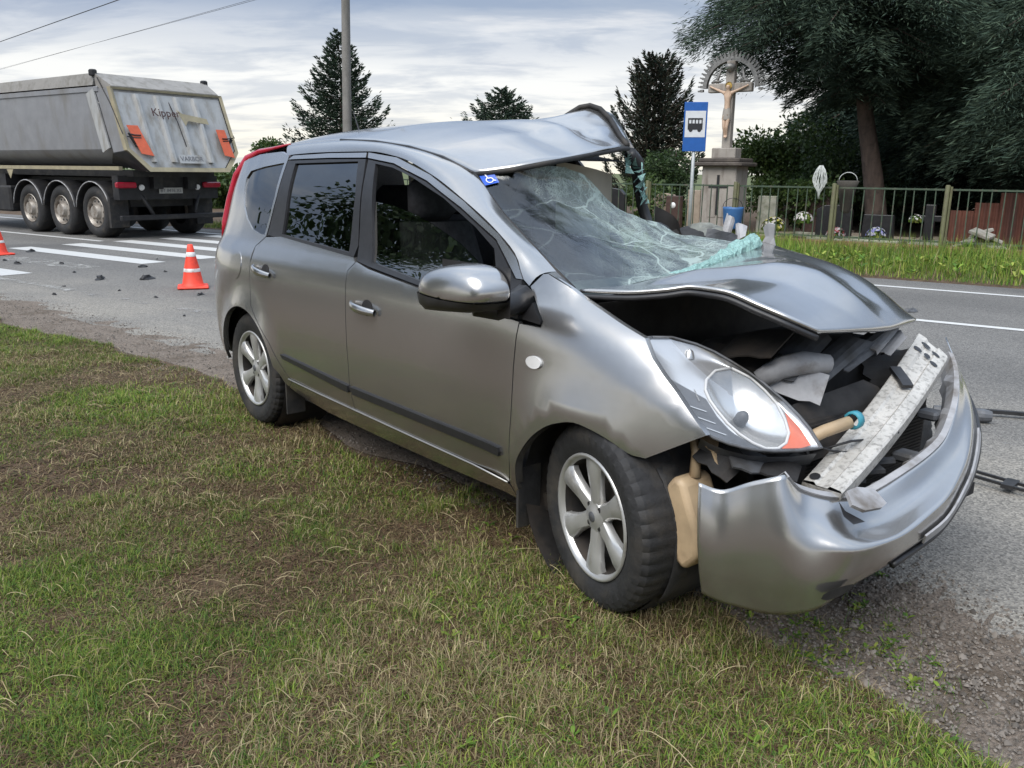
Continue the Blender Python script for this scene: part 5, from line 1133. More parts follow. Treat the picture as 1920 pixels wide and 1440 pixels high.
wire2((-25.0, 44.1, 7.03), (-13.35, 31.8, 6.98), 1.2, .9, .016, 'black overhead cable slanting down to the sky above the tipper trailer')
wire2((-32.76, 63.58, 8.68), (-10.32, 36.6, 7.83), .8, .6, .008, 'thin upper wire of the pair crossing the sky beyond the truck')
wire2((-33.4, 63.61, 8.55), (-10.9, 36.57, 7.62), .8, .6, .008, 'thin lower wire of the pair crossing the sky beyond the truck')

# ---- cemetery fence
m_olive = mat('olive fence paint', (.125, .125, .062), .6, var=.15, scale=9, dirt=(.10, .085, .05), dscale=9); m_grn = mat('green fence paint', (.055, .085, .055), .6, var=.2, scale=9, dirt=(.11, .10, .075), dscale=11)
m_plinth = mat('stained plinth render', (.27, .155, .085), .9, var=.2, scale=4, dirt=(.17, .13, .085), dscale=2.5, bump=.4, bscale=30)
fence = empty('cemetery_fence', 'green metal bar fence with olive posts on a stained low plinth', 'fence', rd(0, 15.85), ROADZ)
PS = [-2.51-1.79*k for k in range(-4, 8)]; s0, s1 = min(PS), max(PS)
pst = bar = None
for i, s in enumerate(PS):
    if pst is None: pst = MB().lathe([(.038, -.1), (.038, 1.20), (.03, 1.215), (0, 1.215)], 'z', 12).box(.045, .075, -.02, .02, .2, 1.19).build('post', m_olive, fence, angle=.6)
    else: q = pst.copy(); COL.objects.link(q); q.parent = fence; pst2 = q
    (pst if i == 0 else pst2).location = (s, -.07, 0); (pst if i == 0 else pst2).rotation_euler = (rnd.uniform(-.015, .015), rnd.uniform(-.02, .02), 0)
PS = sorted(PS)
for a, b in zip(PS, PS[1:]):
    for z in (.30, 1.14): MB().box(a+.05, b-.05, -.018, .018, z-.014, z+.014).build('rail', m_grn, fence)
    n = 10
    for k in range(1, n+1):
        if bar is None: q = bar = MB().box(-.008, .008, -.008, .008, .26, 1.16).build('bar', m_grn, fence)
        else: q = bar.copy(); COL.objects.link(q); q.parent = fence
        q.location = (a+(b-a)*k/(n+1)+rnd.uniform(-.008, .008), 0, 0); q.rotation_euler = (0, rnd.uniform(-.012, .012), 0)
rows = [[(s, -.09+rnd.uniform(-.012, .012), -.1), (s, -.085+rnd.uniform(-.01, .01), .12), (s, -.09, .22+rnd.uniform(-.015, .015)), (s, .14, .23), (s, .14, -.1)] for s in np.linspace(s0, s1, 60)]
MB().grid(rows).build('plinth', m_plinth, fence)

# ---- wayside cross
m_stone = mat('grey cross stone', (.34, .31, .275), .85, var=.12, scale=5, dirt=(.2, .17, .145), dscale=3.5, bump=.3, bscale=30, dstretch=(2, 2, .4)); m_dstone = mat('dark capping stone', (.085, .072, .062), .9, var=.3, scale=8, dirt=(.14, .12, .1), dscale=6)
m_flesh = mat('painted figure', (.56, .40, .29), .6, var=.1, scale=9); m_gold = mat('gilded halo', (.52, .36, .10), .45, metal=.4, var=.15); m_tin = mat('tin ornament', (.24, .235, .225), .5, metal=.5, var=.3, scale=15)
cr = empty('wayside_cross', 'tall stone wayside cross with a toothed metal arch, standing behind the fence', 'cross', rd(-6.9, 17.3), ROADZ)
o = MB().cbox(-.36, .36, -.33, .33, 0, 1.52, .02).build('pedestal', m_stone, cr); 
MB().cbox(-.50, .50, -.45, .45, 1.50, 1.58, .02).cbox(-.43, .43, -.39, .39, 1.575, 1.66, .02).build('pedestal_cap', m_dstone, cr)
MB().cbox(-.25, .25, -.17, .17, 1.655, 1.86, .015).build('foot_block', m_stone, cr)
MB().box(-.025, .025, -.345, -.325, .55, 1.33).box(-.20, .20, -.343, -.327, 1.08, 1.12).build('inlaid_cross', m_blk, cr)
MB().box(-.19, -.02, -.338, -.328, .5, 1.05).box(.02, .19, -.338, -.328, .5, 1.05).build('inscription_panel', m_stone, cr)
MB().cbox(-.085, .085, -.08, .08, 1.855, 3.52, .012).build('upright', m_stone, cr); MB().cbox(-.45, -.086, -.07, .07, 2.93, 3.10, .012).cbox(.086, .45, -.07, .07, 2.93, 3.10, .012).build('cross_arm', m_stone, cr)
# carved figure: one skinned body, arms spread, legs together
def skin_body(name, V, E_, Rr, m, parent, sub=2):
    me = bpy.data.meshes.new(name); me.from_pydata(V, E_, []); me.update(); o = bpy.data.objects.new(name, me); COL.objects.link(o); o.parent = parent; me.materials.append(m)
    sk = o.modifiers.new('skin', 'SKIN'); sk.use_smooth_shade = True
    for i, r_ in enumerate(Rr): me.skin_vertices[0].data[i].radius = (r_, r_); 
    me.skin_vertices[0].data[0].use_root = True
    o.modifiers.new('sub', 'SUBSURF').levels = sub; o.modifiers['sub'].render_levels = sub; return o
yb = -.12
figV = [(0, yb, 2.55), (0, yb-.01, 2.72), (0, yb-.01, 2.87), (.0, yb-.02, 2.95), (.005, yb-.045, 3.02), (.01, yb-.05, 3.06), (-.10, yb, 2.92), (-.22, yb+.01, 2.97), (-.36, yb+.02, 3.03), (-.40, yb+.02, 3.05), (.10, yb, 2.92), (.22, yb+.01, 2.97), (.36, yb+.02, 3.03), (.40, yb+.02, 3.05), (-.04, yb-.02, 2.42), (-.03, yb-.05, 2.26), (-.015, yb, 2.10), (-.012, yb-.035, 2.05), (.04, yb-.02, 2.42), (.03, yb-.05, 2.26), (.02, yb, 2.10), (.018, yb-.035, 2.05)]
figE = [(0, 1), (1, 2), (2, 3), (3, 4), (4, 5), (2, 6), (6, 7), (7, 8), (8, 9), (2, 10), (10, 11), (11, 12), (12, 13), (0, 14), (14, 15), (15, 16), (16, 17), (0, 18), (18, 19), (19, 20), (20, 21)]
skin_body('carved_figure', figV, figE, [.065, .058, .07, .03, .042, .036, .032, .024, .018, .02, .032, .024, .018, .02, .046, .032, .022, .018, .046, .032, .022, .018], m_flesh, cr)
MB().lathe([(.07, 0), (.066, .012), (.058, .014), (.07, .0)], 'y', 20, (.005, -.125, 3.05)).lathe([(0, .0), (.06, .004)], 'y', 16, (.005, -.115, 3.05)).build('halo', m_gold, cr, True)
MB().grid([[(.075*math.cos(a)*k, yb-.075*math.sin(a)*k*.9, z) for a in np.linspace(-.2, math.pi+.2, 9)] for z, k in ((2.62, .95), (2.54, 1.12), (2.44, 1.2), (2.40, 1.15))]).build('loincloth', m_stone, cr, True)
r = MB(); r.lathe([(.58, -.05), (.58, .05), (.50, .05), (.50, -.05), (.58, -.05)], 'y', 40, (0, -.0, 3.02), R(180)); arch = r.build('arch_band', m_tin, cr)
for k in range(27):
    a = R(-4)+R(188)*k/26; ca, sa = math.cos(a), math.sin(a); r = MB()
    for ww, l0, l1 in ((.024, .575, .64), (.014, .63, .69)): r.add([(ca*l0-sa*ww*q, yy, 3.02+sa*l0+ca*ww*q) for yy in (-.03, .03) for q in (-1, 1)]+[(ca*l1-sa*ww*q, yy, 3.02+sa*l1+ca*ww*q) for yy in (-.03, .03) for q in (-1, 1)], [(0, 1, 5, 4), (2, 6, 7, 3), (4, 5, 7, 6), (0, 4, 6, 2), (1, 3, 7, 5)])
    r.build('arch_tooth', m_tin, arch)
for x in (-.035, .045): MB().box(x-.012, x+.012, -.01, .01, 3.58, 3.76).box(x-.045, x+.045, -.01, .01, 3.68, 3.70).build('finial_cross', m_tin, cr)
for x, sg in ((-.30, 1), (.30, -1)):
    MB().tube([(x, -.02, 3.12), (x+.03*sg, -.03, 3.20), (x+.06*sg, -.02, 3.30), (x+.08*sg, -.01, 3.40)], [.05, .035, .03, .01], 7).tube([(x-.1*sg, -.02, 3.12), (x, -.04, 3.15), (x+.1*sg, -.02, 3.13)], [.02, .04, .02], 6).build('angel_ornament', m_tin, cr, True)
MB().lathe([(.02, 3.30), (.10, 3.36), (.11, 3.42), (.07, 3.46), (.0, 3.47)], 'z', 10, (0, -.10, 0)).build('crown_ornament', m_tin, cr, True)

# ---- bus-stop sign
m_sblue = mat('sign blue', (.015, .10, .36), .4, var=.08); m_swhite = mat('sign white', (.62, .64, .66), .45, var=.06); m_spost = mat('galvanised post', (.40, .42, .42), .5, metal=.3, var=.1)
sg = empty('bus_stop_sign', 'blue and white bus stop sign on a thin grey post', 'sign', rd(-6.16, 14.0, .03), ROADZ+R(24))
MB().tube([(0, .03, -.2), (0, .03, 2.2)], .03, 10).build('post', m_spost, sg, True)
p0 = MB().cbox(-.19, .19, -.012, .012, 1.68, 2.47, .006).build('panel', m_sblue, sg); MB().box(-.165, .165, -.0165, -.0125, 1.91, 2.33).build('white_field', m_swhite, p0)
ic = MB(); ic.box(-.12, .12, -.0205, -.0165, 2.03, 2.13)
for x in (-.12, -.065, -.01, .045, .10): ic.box(x-.0, x+.018, -.0205, -.0165, 2.13, 2.19)
ic.box(-.12, .12, -.0205, -.0165, 2.19, 2.215).lathe([(0, 0), (.032, 0)], 'y', 14, (-.07, -.0195, 2.025)).lathe([(0, 0), (.032, 0)], 'y', 14, (.07, -.0195, 2.025)).build('bus_symbol', m_blk, p0)

# ---- bucket on the fence, wreath, sack, stones and graves
m_bblue = mat('blue plastic', (.05, .15, .36), .45, var=.12, scale=6)
bk = empty('blue_bucket', 'blue plastic bucket hanging on the cemetery fence below the stone cross', 'bucket', rd(-6.05, 15.68, .36)); MB().lathe([(0, 0), (.14, 0), (.155, .03), (.185, .36), (.19, .40), (.18, .40), (.15, .05)], 'z', 24).build('body', m_bblue, bk, True)
MB().tube([(.18*math.cos(a), .05, .40+.16*math.sin(a)) for a in np.linspace(0, math.pi, 12)], .006, 5).build('handle', m_blk, bk, True)
m_wtin = mat('white wire wreath', (.50, .52, .50), .6, var=.15)
wr = empty('white_wreath', 'white woven oval wreath leaning on top of the fence', 'wreath', rd(-4.53, 15.72, .95), ROADZ); r = MB()
for k in range(16):
    a = -1.2+2.4*k/15; pts = [(.13*math.sin(a)*math.sin(math.pi*min(1, t*1.15+.05))+rnd.uniform(-.012, .012), -.03*math.cos(a)*math.sin(math.pi*t)+rnd.uniform(-.01, .01), .56*(1-t)) for t in np.linspace(0, 1, 9)]; r.tube(pts, .009, 5)
r.build('strands', m_wtin, wr, True)
m_sack = mat('brown cloth', (.075, .068, .058), .9, var=.2, scale=5)
bs = empty('wire_basket', 'dark brown cloth basket with a wire hoop handle at the fence post', 'basket', rd(-4.16, 16.1, .70), ROADZ+R(10)); MB().lathe([(.05, 0), (.09, .05), (.15, .45), (.19, .55), (.17, .56), (.12, .5)], 'z', 12).build('body', m_sack, bs, True); MB().tube([(.15*math.cos(a), 0, .56+.14*math.sin(a)) for a in np.linspace(0, math.pi, 14)], .007, 5).build('hoop', m_wtin, bs, True)
m_gr1 = mat('pale mossy stone', (.33, .33, .27), .85, var=.25, scale=6, dirt=(.13, .15, .08), dscale=5); m_gr2 = mat('brown polished granite', (.075, .045, .038), .4, var=.25, scale=15); m_gr3 = mat('black granite', (.02, .02, .022), .3, var=.3, scale=20); m_gr4 = mat('beige stone', (.33, .27, .21), .8, var=.2, scale=6)
def grave(s, o_, w_, h, t, m, label, style=0, oval=False, kerb=True):
    g_ = empty('gravestone', label, 'gravestone', rd(s, o_, .02), ROADZ+rnd.uniform(-.08, .08), 'graves behind the fence')
    if style == 0: pr = [(-w_/2, 0), (w_/2, 0), (w_/2, h*.86), (w_*.3, h*.97), (0, h), (-w_*.3, h*.97), (-w_/2, h*.86)]
    elif style == 1: pr = [(-w_/2, 0), (w_/2, 0), (w_/2*.92, h), (-w_/2*.92, h)]
    else: pr = [(-w_*.18, 0), (w_*.18, 0), (w_*.18, h*.6), (w_/2, h*.6), (w_/2, h*.74), (w_*.18, h*.74), (w_*.18, h), (-w_*.18, h), (-w_*.18, h*.74), (-w_/2, h*.74), (-w_/2, h*.6), (-w_*.18, h*.6)]
    q = MB().prism(pr, -t/2, t/2).build('slab', m, g_); recalc(q); bevel(q, .012)
    MB().cbox(-w_*.7, w_*.7, -t*1.2, t*1.2, -.02, .12, .015).build('base', m_gr1 if m is not m_gr1 else m_gr4, g_)
    if oval: MB().lathe([(0, -.012), (.055, -.012), (.062, 0)], 'y', 18, (0, -t/2, h*.78)).build('oval_portrait', m_white, g_, True)
    if kerb: MB().box(-w_*.6, w_*.6, .15, 1.6, -.02, .10).build('kerb', m_gr4, g_)
grave(-7.84, 17.0, .36, .88, .12, m_gr2, 'brown granite gravestone with an oval portrait, nearest the bus stop post', 1, True); grave(-7.45, 17.2, .30, 1.0, .2, m_gr4, 'narrow beige stone pillar grave beside the brown gravestone', 1)
grave(-6.21, 18.0, .40, .90, .14, m_gr1, 'pale mossy gravestone right of the wayside cross', 1); grave(-8.6, 18.2, .6, .9, .14, m_gr4, 'beige rounded gravestone left of the brown granite one'); grave(-5.0, 18.6, .7, .75, .16, m_gr3, 'black granite gravestone behind the white flowers', 0); grave(-4.0, 18.0, .6, .6, .14, m_gr3, 'low black gravestone behind the fence post with the basket', 1); grave(-3.2, 18.6, .5, .8, .12, m_gr3, 'black cross shaped gravestone under the leaning conifer', 2); grave(-9.6, 17.6, .6, 1.0, .14, m_gr3, 'tall black gravestone far left behind the fence', 0); grave(-5.6, 19.4, .55, .95, .14, m_gr2, 'brown gravestone set back behind the mossy one', 0)
# flowers: bunches of petals over leaves
m_leaf = attr_mat('leaves', .5, .3)
def bouquet(s, o_, z, r_, cols, label, n=260):
    V = []; F = []; C = []; P0 = np.array(rd(s, o_, z))
    for k in range(n):
        d = nr.normal(size=3); d[2] = abs(d[2]); d /= np.linalg.norm(d); fl = nr.random() < .4 and d[2] > .2; rad = r_*(.95 if fl else nr.uniform(.4, .9)); c = P0+d*rad*np.array([1, 1, 1.0])
        a = np.cross(d, nr.normal(size=3)); a /= np.linalg.norm(a); b = np.cross(d, a); sz = r_*(.16 if fl else .28); cc = np.array(cols[nr.integers(0, len(cols))])*nr.uniform(.8, 1.1) if fl else GREEN[nr.integers(0, 4)]*nr.uniform(.5, 1.2); o0 = len(V)
        V += [c-a*sz, c+b*sz*.6, c+a*sz, c-b*sz*.6]; F.append((o0, o0+1, o0+2, o0+3)); C += [(*cc, 1)]*4
    o = mk('flower_bunch', np.array(V), np.array(F), m_leaf, colors=C); return tag(o, label, 'flowers', 'flowers on the graves')
bouquet(-5.15, 17.0, .48, .2, [(.7, .68, .62), (.65, .6, .6)], 'bunch of white flowers between mossy gravestone and fence post'); bouquet(-5.75, 17.1, .3, .26, [(.6, .55, .15), (.62, .58, .5)], 'yellow and white flowers beside the mossy gravestone'); bouquet(-4.6, 17.3, .2, .2, [(.55, .5, .5), (.4, .08, .1)], 'low flowers with a red bloom by the black gravestone'); bouquet(-3.8, 17.0, .25, .2, [(.6, .6, .6), (.3, .3, .6)], 'pale flowers behind the fence between two posts'); bouquet(-7.2, 16.6, .2, .18, [(.45, .1, .1), (.6, .5, .5)], 'small red flowers beside the brown gravestone'); bouquet(-3.2, 17.2, .55, .14, [(.65, .63, .6)], 'single white flower bunch on a stem near the leaning trunk', 120)
# rusty sheet fence and the heap before it
m_rust = mat('rusty sheet', (.19, .075, .05), .75, var=.2, scale=4, dirt=(.11, .055, .042), dscale=3, dstretch=(2, 2, .3))
rf = empty('rusty_metal_fence', 'rusty red corrugated sheet fence at the back of the cemetery', 'fence', rd(-2.95, 19.2), ROADZ)
for k in range(9):
    x0 = k*.42; zt = .70+.42*min(1, k/2.4); rows = [[(x0+.415*t, .02*math.sin(t*2*math.pi*4), z) for t in np.linspace(0, 1, 33)] for z in (-.05, zt+.0+rnd.uniform(-.02, .02))]; MB().grid(rows).build('sheet', m_rust, rf, True)
m_slab = mat('grey slab', (.30, .285, .25), .9, var=.25, scale=8, dirt=(.16, .14, .1), dscale=6)
hp = empty('slab_heap', 'low heap of grey stone slabs leaning together inside the fence', 'rubble', rd(-2.08, 17.0), ROADZ)
for k in range(11):
    sx = rnd.uniform(.25, .5); x = rnd.uniform(-.3, .3); z = .10+.38*(1-abs(x)/.42)*rnd.uniform(.4, 1); b_ = MB().cbox(-sx/2, sx/2, -.15, .15, -.03, .03, .01).build('slab', m_slab, hp); b_.location = (x, rnd.uniform(-.15, .15), z); b_.rotation_euler = (rnd.uniform(-.3, .3), math.copysign(rnd.uniform(.25, .6), x), rnd.uniform(-.4, .4))
b_ = MB().cbox(-.38, .38, -.2, .2, 0, .16, .02).build('slab', m_slab, hp)
gp = MB().tube([(0, 0, 0), (0, 0, 1.7)], .02, 6).build('thin_post', m_spost); gp.location = rd(-1.35, 18); tag(gp, 'thin pale metal post beside the rusty sheet fence', 'post')

# ------------------------------------------------------------------ trees
m_bark = mat('conifer bark', (.115, .085, .07), .95, var=.3, scale=9, dirt=(.06, .048, .04), dscale=6, bump=1, bscale=22, stretch=(1, 1, .25)); m_bark2 = mat('grey brown bark', (.10, .085, .068), .95, var=.3, scale=9, bump=.8, bscale=25, stretch=(1, 1, .3))
m_needle = attr_mat('needles', .85, .10, .12)
def leaf_quads(C, D, L, W, colr, curl=.0):
    """one folded leaf or needle spray per row: centre C, direction D, length L, width W"""
    n = len(C); U = np.cross(D, nr.normal(size=(n, 3))); U /= np.linalg.norm(U, axis=1)[:, None]+1e-9
    V = np.stack([C, C+D*(L*.5)[:, None]+U*(W*.5)[:, None], C+D*L[:, None], C+D*(L*.5)[:, None]-U*(W*.5)[:, None]], 1)
    return V.reshape(-1, 3), (np.arange(n)[:, None]*4+np.arange(4)[None]), np.repeat(np.c_[colr, np.ones(n)][:, None], 4, 1).reshape(-1, 4)
def conifer(name, label, base, h, rad, nbr, per, tip=.0, droop=.25, zlo=.08, leaf=(.16, .34), wid=.10, cols=((.040, .062, .042), (.054, .08, .05), (.028, .044, .034)), lean=(0, 0), sparse=1., power=.9, seed=1, trunk_r=.16, group=None, prof=None, hang=.18):
    g = np.random.default_rng(seed); t = empty(name, label, 'tree', base, 0, group)
    ax = lambda z: np.array([lean[0]*(z/h), lean[1]*(z/h), z])
    MB().tube([ax(z)+np.array([.03*math.sin(z*1.7), .03*math.cos(z*1.3), 0]) for z in np.linspace(-.1, h*.96, 12)], [trunk_r*(1-.93*k/11) for k in range(12)], 9).build('trunk', m_bark, t, True)
    lim = MB(); Cs = []; Ds = []; Ls = []; Cl = []
    for b in range(nbr):
        u_ = (b+.5)/nbr; z = h*(zlo+(1-zlo)*u_**.85); L = (rad*(1-u_)**power if prof is None else float(np.interp(z, *prof)))*(.8+.4*g.random())+.12; a = b*2.399+g.uniform(-.4, .4); d = np.array([math.cos(a), math.sin(a), 0]); up = .25-.1*u_
        m = max(4, int(per*L/rad*sparse)); tt = g.random(m)**.75
        zz = up*L*tt*.6-droop*L*tt**2+tip*L*np.clip(tt-.55, 0, 1)**2*2.2
        P = ax(z)[None]+d[None]*(L*tt)[:, None]+np.c_[np.zeros(m), np.zeros(m), zz]
        side = np.array([-d[1], d[0], 0]); off = g.normal(size=m)*.16*L*(1-.55*tt)*.9; P = P+side[None]*off[:, None]+np.c_[np.zeros(m), np.zeros(m), -.25*np.abs(off)+g.normal(size=m)*.05*L]
        D = d[None]*(.75)+side[None]*(np.sign(off)*.6)[:, None]+np.c_[g.normal(size=m)*.25, g.normal(size=m)*.25, g.normal(size=m)*.22-hang+tip*tt]; D /= np.linalg.norm(D, axis=1)[:, None]
        Cs.append(P); Ds.append(D); Ls.append(g.uniform(leaf[0], leaf[1], m)); cc = np.array(cols)[g.integers(0, len(cols), m)]*g.uniform(.6, 1.5, m)[:, None]; Cl.append(cc)
        if b % 2 == 0: lim.tube([ax(z), ax(z)+d*L*.5+np.array([0, 0, up*L*.3-droop*L*.25]), ax(z)+d*L*.92+np.array([0, 0, up*L*.55-droop*L*.85+tip*L*.3])], [.035*L/rad*trunk_r/.16+.008, .02, .006], 4, False)
    lim.build('limbs', m_bark, t)
    C = np.concatenate(Cs); D = np.concatenate(Ds); L = np.concatenate(Ls); V, F, Co = leaf_quads(C, D, L, L*nr.uniform(wid*2, wid*4.2, len(L)), np.concatenate(Cl)); mk('crown', V, F, m_needle, t, colors=Co); return t
def broadleaf(name, label, base, h, rad, nleaf, size, cols, seed=1, zc=.62, squash=.75, trunk_r=.12, blobs=9, cat='tree', group=None, trunk=True):
    g = np.random.default_rng(seed); t = empty(name, label, cat, base, 0, group)
    B = [(np.array([g.normal()*rad*.42, g.normal()*rad*.42, h*zc+g.normal()*rad*squash*.42]), rad*g.uniform(.35, .62)) for _ in range(blobs)]
    if trunk:
        r = MB(); r.tube([(0, 0, -.1), (.04, .02, h*.25), (.0, .05, h*zc*.8)], [trunk_r, trunk_r*.8, trunk_r*.5], 8); r.build('trunk', m_bark2, t, True); r = MB()
        for c, q in B: r.tube([(0, .03, h*zc*.55), tuple(c*.6+np.array([0, 0, h*zc*.25])), tuple(c)], [trunk_r*.4, trunk_r*.25, .01], 5, False)
        r.build('limbs', m_bark2, t)
    k = g.integers(0, blobs, nleaf); d = g.normal(size=(nleaf, 3)); d /= np.linalg.norm(d, axis=1)[:, None]; q = g.random(nleaf)**.45*(1+.25*np.sin(7*d[:, 0]+k)*np.cos(5*d[:, 2]))
    C = np.array([b[0] for b in B])[k]+d*(np.array([b[1] for b in B])[k]*q)[:, None]*np.array([1, 1, squash])[None]; C[:, 2] = np.maximum(C[:, 2], .05)
    D = d+g.normal(size=(nleaf, 3))*.7; D[:, 2] -= .3; D /= np.linalg.norm(D, axis=1)[:, None]
    tone = np.array(cols)[g.integers(0, len(cols), nleaf)]*g.uniform(.65, 1.45, nleaf)[:, None]; L = g.uniform(size*.7, size*1.3, nleaf)
    V, F, Co = leaf_quads(C, D, L, L*.62, tone); mk('crown', V, F, m_leaf, t, colors=Co); return t
G1 = ((.060, .100, .028), (.085, .125, .035), (.045, .080, .024)); G2 = ((.045, .08, .03), (.065, .105, .038), (.036, .062, .026))
conifer('spruce_tree', 'dark pointed spruce with upswept branch tips right behind the utility pole', (-7.2, 37.6, 0), 6.85, 2.5, 120, 420, tip=.75, droop=.12, leaf=(.10, .24), wid=.085, seed=3, power=.95)
conifer('spruce_tree', 'small dark spruce top showing above the middle of the car roof', (-.7, 46.9, 0), 5.5, 3.4, 90, 420, tip=.6, droop=.1, leaf=(.12, .28), wid=.085, seed=5, power=.75)
conifer('cypress_tree', 'upright bluish conifer standing left of the bus stop sign', (4.32, 28.0, 0), 4.75, 1.3, 110, 380, tip=.9, droop=-.25, leaf=(.08, .19), wid=.08, cols=((.032, .048, .038), (.05, .06, .042), (.05, .042, .03)), seed=7, power=.5, zlo=.05)
DK = ((.050, .078, .056), (.070, .100, .068), (.034, .054, .042))
conifer('spruce_tree', 'huge dark conifer with a bare leaning trunk towering over the fence', (8.05, 19.4, 0), 7.8, 3.6, 200, 2100, hang=.34, droop=.40, zlo=.37, leaf=(.08, .20), wid=.036, cols=DK, lean=(-1.5, .2), seed=11, trunk_r=.25, prof=([2.8, 3.6, 4.3, 5.0, 6.2, 7.8], [.9, 1.5, 2.4, 3.2, 2.8, .3]))
conifer('spruce_tree', 'dense dark conifer behind the rusty sheet fence', (11.6, 21.4, 0), 7.8, 3.6, 200, 1500, hang=.34, droop=.42, zlo=.10, leaf=(.10, .24), wid=.038, cols=DK, seed=13, trunk_r=.25, prof=([.8, 2.5, 4.5, 6, 7.8], [2.2, 2.9, 3.3, 2.6, .3]))
conifer('spruce_tree', 'dark conifer with low drooping boughs at the end of the fence', (11.0, 16.9, 0), 6.6, 2.9, 160, 1500, hang=.34, droop=.48, zlo=.30, leaf=(.08, .20), wid=.036, cols=DK, seed=17, trunk_r=.2, prof=([2, 3, 4.6, 5.6, 6.6], [2.0, 2.8, 2.8, 2.0, .3]))
conifer('spruce_tree', 'black green conifer filling the gap behind the leaning trunk', (10.2, 26.3, 0), 5.4, 2.0, 120, 620, droop=.3, zlo=.04, leaf=(.10, .26), wid=.09, cols=((.034, .056, .042), (.046, .07, .05)), seed=19, trunk_r=.18, prof=([.2, 2, 3.2, 4.2, 5.4], [2.4, 2.3, 1.7, 1.0, .2]))
conifer('spruce_tree', 'dark conifer farther back on the right of the cemetery', (14.8, 27, 0), 7.5, 3.6, 130, 560, droop=.3, zlo=.03, leaf=(.14, .34), wid=.09, cols=((.034, .056, .042), (.046, .07, .05)), seed=23, power=.4)
broadleaf('shrub', 'light green leafy shrub right of the wayside cross', (6.8, 23.4, 0), 2.6, 1.35, 9000, .10, G1, 31, cat='shrub')
broadleaf('shrub', 'leafy green shrub low behind the pale mossy gravestone', (6.0, 19.6, 0), 1.35, .8, 4500, .085, G1, 33, cat='shrub'); broadleaf('shrub', 'dark green shrub at the foot of the upright conifer', (4.2, 22.2, 0), 1.55, 1.1, 6000, .09, G2, 35, cat='shrub'); broadleaf('shrub', 'green shrub low behind the brown gravestone', (3.2, 20.3, 0), 1.3, .9, 5000, .085, G1, 37, cat='shrub'); broadleaf('shrub', 'dark shrub behind the black gravestones', (8.0, 21.6, 0), 1.7, 1.3, 7000, .10, G2, 39, cat='shrub'); broadleaf('shrub', 'dark shrub below the dense conifer', (9.9, 22.5, 0), 1.9, 1.4, 7000, .11, G2, 41, cat='shrub'); broadleaf('shrub', 'overgrown shrub behind the leaning trunk', (8.6, 24.0, 0), 2.3, 1.5, 8000, .11, G2, 43, cat='shrub')
broadleaf('field_tree', 'small pale green tree far behind the tail of the car', (-16.9, 62.6, 0), 4.1, 1.6, 5000, .22, G1, 45)
for k, (x, y, h, r_, lb) in enumerate([(-9.9, 30, 1.5, 1.5, 'low bush beyond the road between trailer and car'), (-12.5, 36, 1.8, 2.0, 'broad low bush beyond the far lane behind the trailer'), (-20, 40, 1.9, 2.4, 'wide bush behind the wheels of the trailer'), (-6.5, 29, 1.4, 1.6, 'low bush behind the tail of the silver car'), (-28, 44, 2.0, 2.6, 'bush far off in front of the trailer'), (-1, 33, 1.4, 2.0, 'low bush hidden behind the car roof')]):
    broadleaf('bush', lb, (x, y, 0), h, r_, 3500, .16, G1, 50+k, squash=.5, zc=.5, cat='bush', trunk=False)
# trees on the near verge, seen only as reflections in the car's glass
broadleaf('roadside_tree', 'leafy roadside tree on the near verge beyond the left edge of the view', (-11.8, 7.6, 0), 5.3, 2.5, 13000, .17, G2, 61, zc=.58, blobs=16, trunk_r=.22)
broadleaf('roadside_tree', 'second leafy roadside tree farther along the near verge', (-19.5, 10.6, 0), 5.0, 2.9, 12000, .2, G2, 63, zc=.52, blobs=16, trunk_r=.25)
broadleaf('reflection_hedge', 'unseen hedge added behind the camera to darken reflections in the car', (-6.5, -7.5, 0), 4.2, 4.2, 12000, .26, G2, 65, zc=.45, squash=.6, blobs=14, cat='hedge')  # out of view, added so that the paintwork mirrors something dark

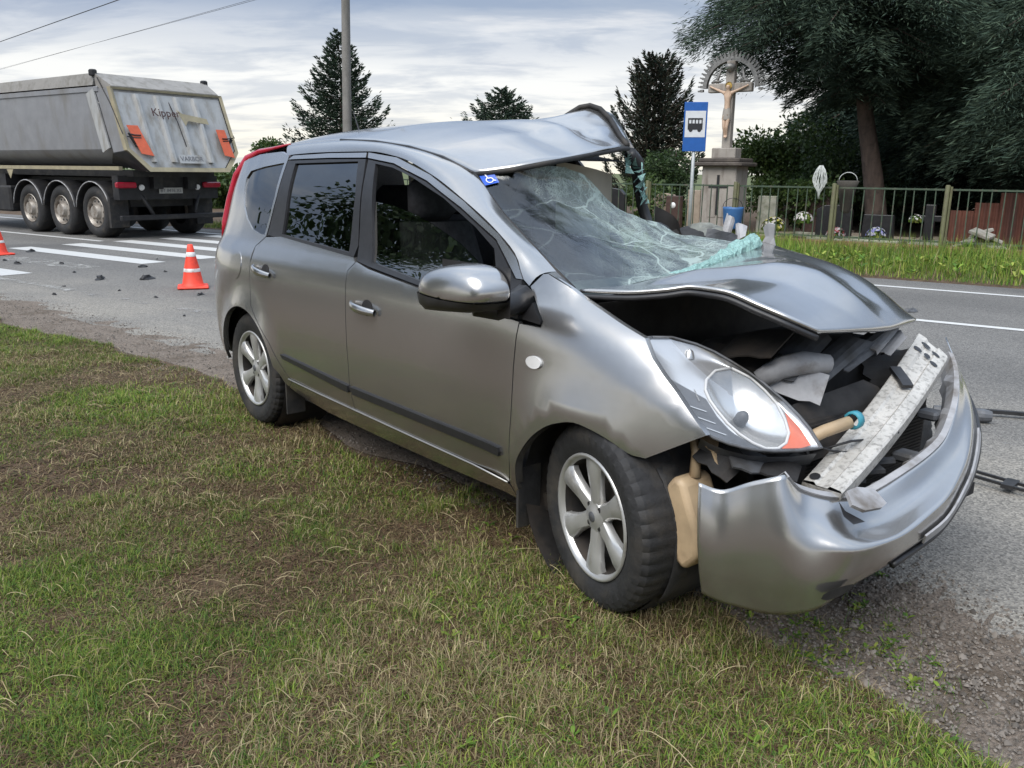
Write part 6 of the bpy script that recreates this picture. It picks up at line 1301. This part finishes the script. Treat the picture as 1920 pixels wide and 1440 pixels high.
# ------------------------------------------------------------------ debris
m_deb = mat('black debris', (.022, .022, .023), .6, var=.4, scale=20); rr2 = random.Random(5)
def chunk(name, loc, sz, label, m=m_deb):
    pts = []; 
    for k in range(3): pts.append([(math.cos(a)*sz*(1-.25*k)*rr2.uniform(.5, 1.2), math.sin(a)*sz*.5*(1-.25*k)*rr2.uniform(.5, 1.2), k*sz*.18*rr2.uniform(.5, 1.3)) for a in np.linspace(0, 2*math.pi, 8)[:-1]])
        
    pts = [r_+[r_[0]] for r_ in pts]; b = MB().grid(pts); b.add(pts[2][:-1], [tuple(range(7))]); o = b.build(name, m); o.location = loc; o.rotation_euler = (0, 0, rr2.uniform(0, 6)); return tag(o, label, 'debris', 'debris scattered on the crossing')
for i, (s, o_, sz) in enumerate([(-14.58, 7.1, .12), (-12.87, 6.06, .09), (-12.42, 6.46, .07), (-10.33, 5.83, .13), (-9.91, 6.19, .13), (-11.19, 6.95, .09), (-9.43, 4.79, .05), (-11.06, 8.15, .11), (-10.45, 6.81, .05), (-8.24, 5.77, .07), (-11.27, 6.02, .05), (-8.42, 5.35, .04), (-13.45, 6.16, .06), (-7.14, 4.81, .03), (-12.0, 7.7, .03), (-9.2, 5.4, .035), (-10.0, 5.2, .03), (-7.9, 6.5, .03)]):
    lb = {0: 'black fragment lying on the bright zebra bar', 3: 'larger black shard on bare asphalt left of the red cone', 4: 'long black shard on bare asphalt nearest the red cone', 7: 'flat black fragment at the end of the zebra bars by the car tail', 1: 'black lump on the faded zebra bar', 2: 'flat black scrap on the faded zebra bar', 5: 'black scrap just off the end of the zebra bars', 9: 'black scrap at the foot of the red cone'}.get(i, 'tiny black crumb of broken car on the asphalt near the zebra crossing')
    chunk('debris_fragment', rd(s, o_, .004), sz, lb)
tag(MB().ribbon([rd(-.62, 5.52, .03), rd(-.40, 5.60, .03), rd(-.05, 5.72, .02)], .03, .02).build('trim_strip', m_deb), 'straight black trim strip lying on the road right of the bumper', 'debris')
o = MB().lathe([(0, -.16), (.035, -.16), (.04, -.1), (.04, .1), (.03, .14), (0, .14)], 'x', 12).build('metal_cylinder', m_plast); o.location = rd(-.62, 5.36, .04); o.rotation_euler = (0, 0, R(-20)); tag(o, 'dull metal cylinder lying beside the black trim strip', 'debris')
gs = empty('broken_grille', 'broken black slatted grille piece lying on the road beside the loose bumper', 'debris', rd(-.42, 4.22, .01), ROADZ+R(-8))
for k in range(2): MB().ribbon([(-.2+.2*i, .07*k+.01*math.sin(i*2), .02+.01*(i % 2)) for i in range(8)], .014, .012).build('slat', m_deb, gs)
for i in range(6): MB().box(-.1+.22*i, -.05+.22*i, -.02, .09, .012, .03).build('clip', m_deb, gs)
chunk('headlamp_fragment', rd(-1.72, 9.52, .004), .10, 'grey broken lamp fragment lying beyond the centre line', m_plast)
m_bent = mat('bent bare sheet', (.20, .205, .18), .5, metal=.4, var=.3, scale=18, dirt=(.07, .065, .055), dscale=14)
# crumpled metal on the car's far front corner
for c, sx, sy, sz, rx, ry, rz, m in [((1.79, 1.48, 1.075), .20, .10, .04, .5, -.25, .3, m_bent), ((1.95, 1.5, 1.09), .035, .16, .02, 1.1, .2, .6, m_lgrey), ((2.03, 1.5, 1.09), .05, .08, .04, .8, -.5, .2, m_lgrey), ((1.86, 1.45, 1.05), .3, .16, .04, .2, .3, .1, m_bay), ((1.98, 1.42, 1.065), .14, .06, .05, 1.2, .2, .9, m_plast), ((1.93, 1.49, 1.07), .10, .05, .05, .4, .9, .2, m_bent)]:
    shardplate('crumpled_sheet', c, sx, sy, sz, rx, ry, rz, m)
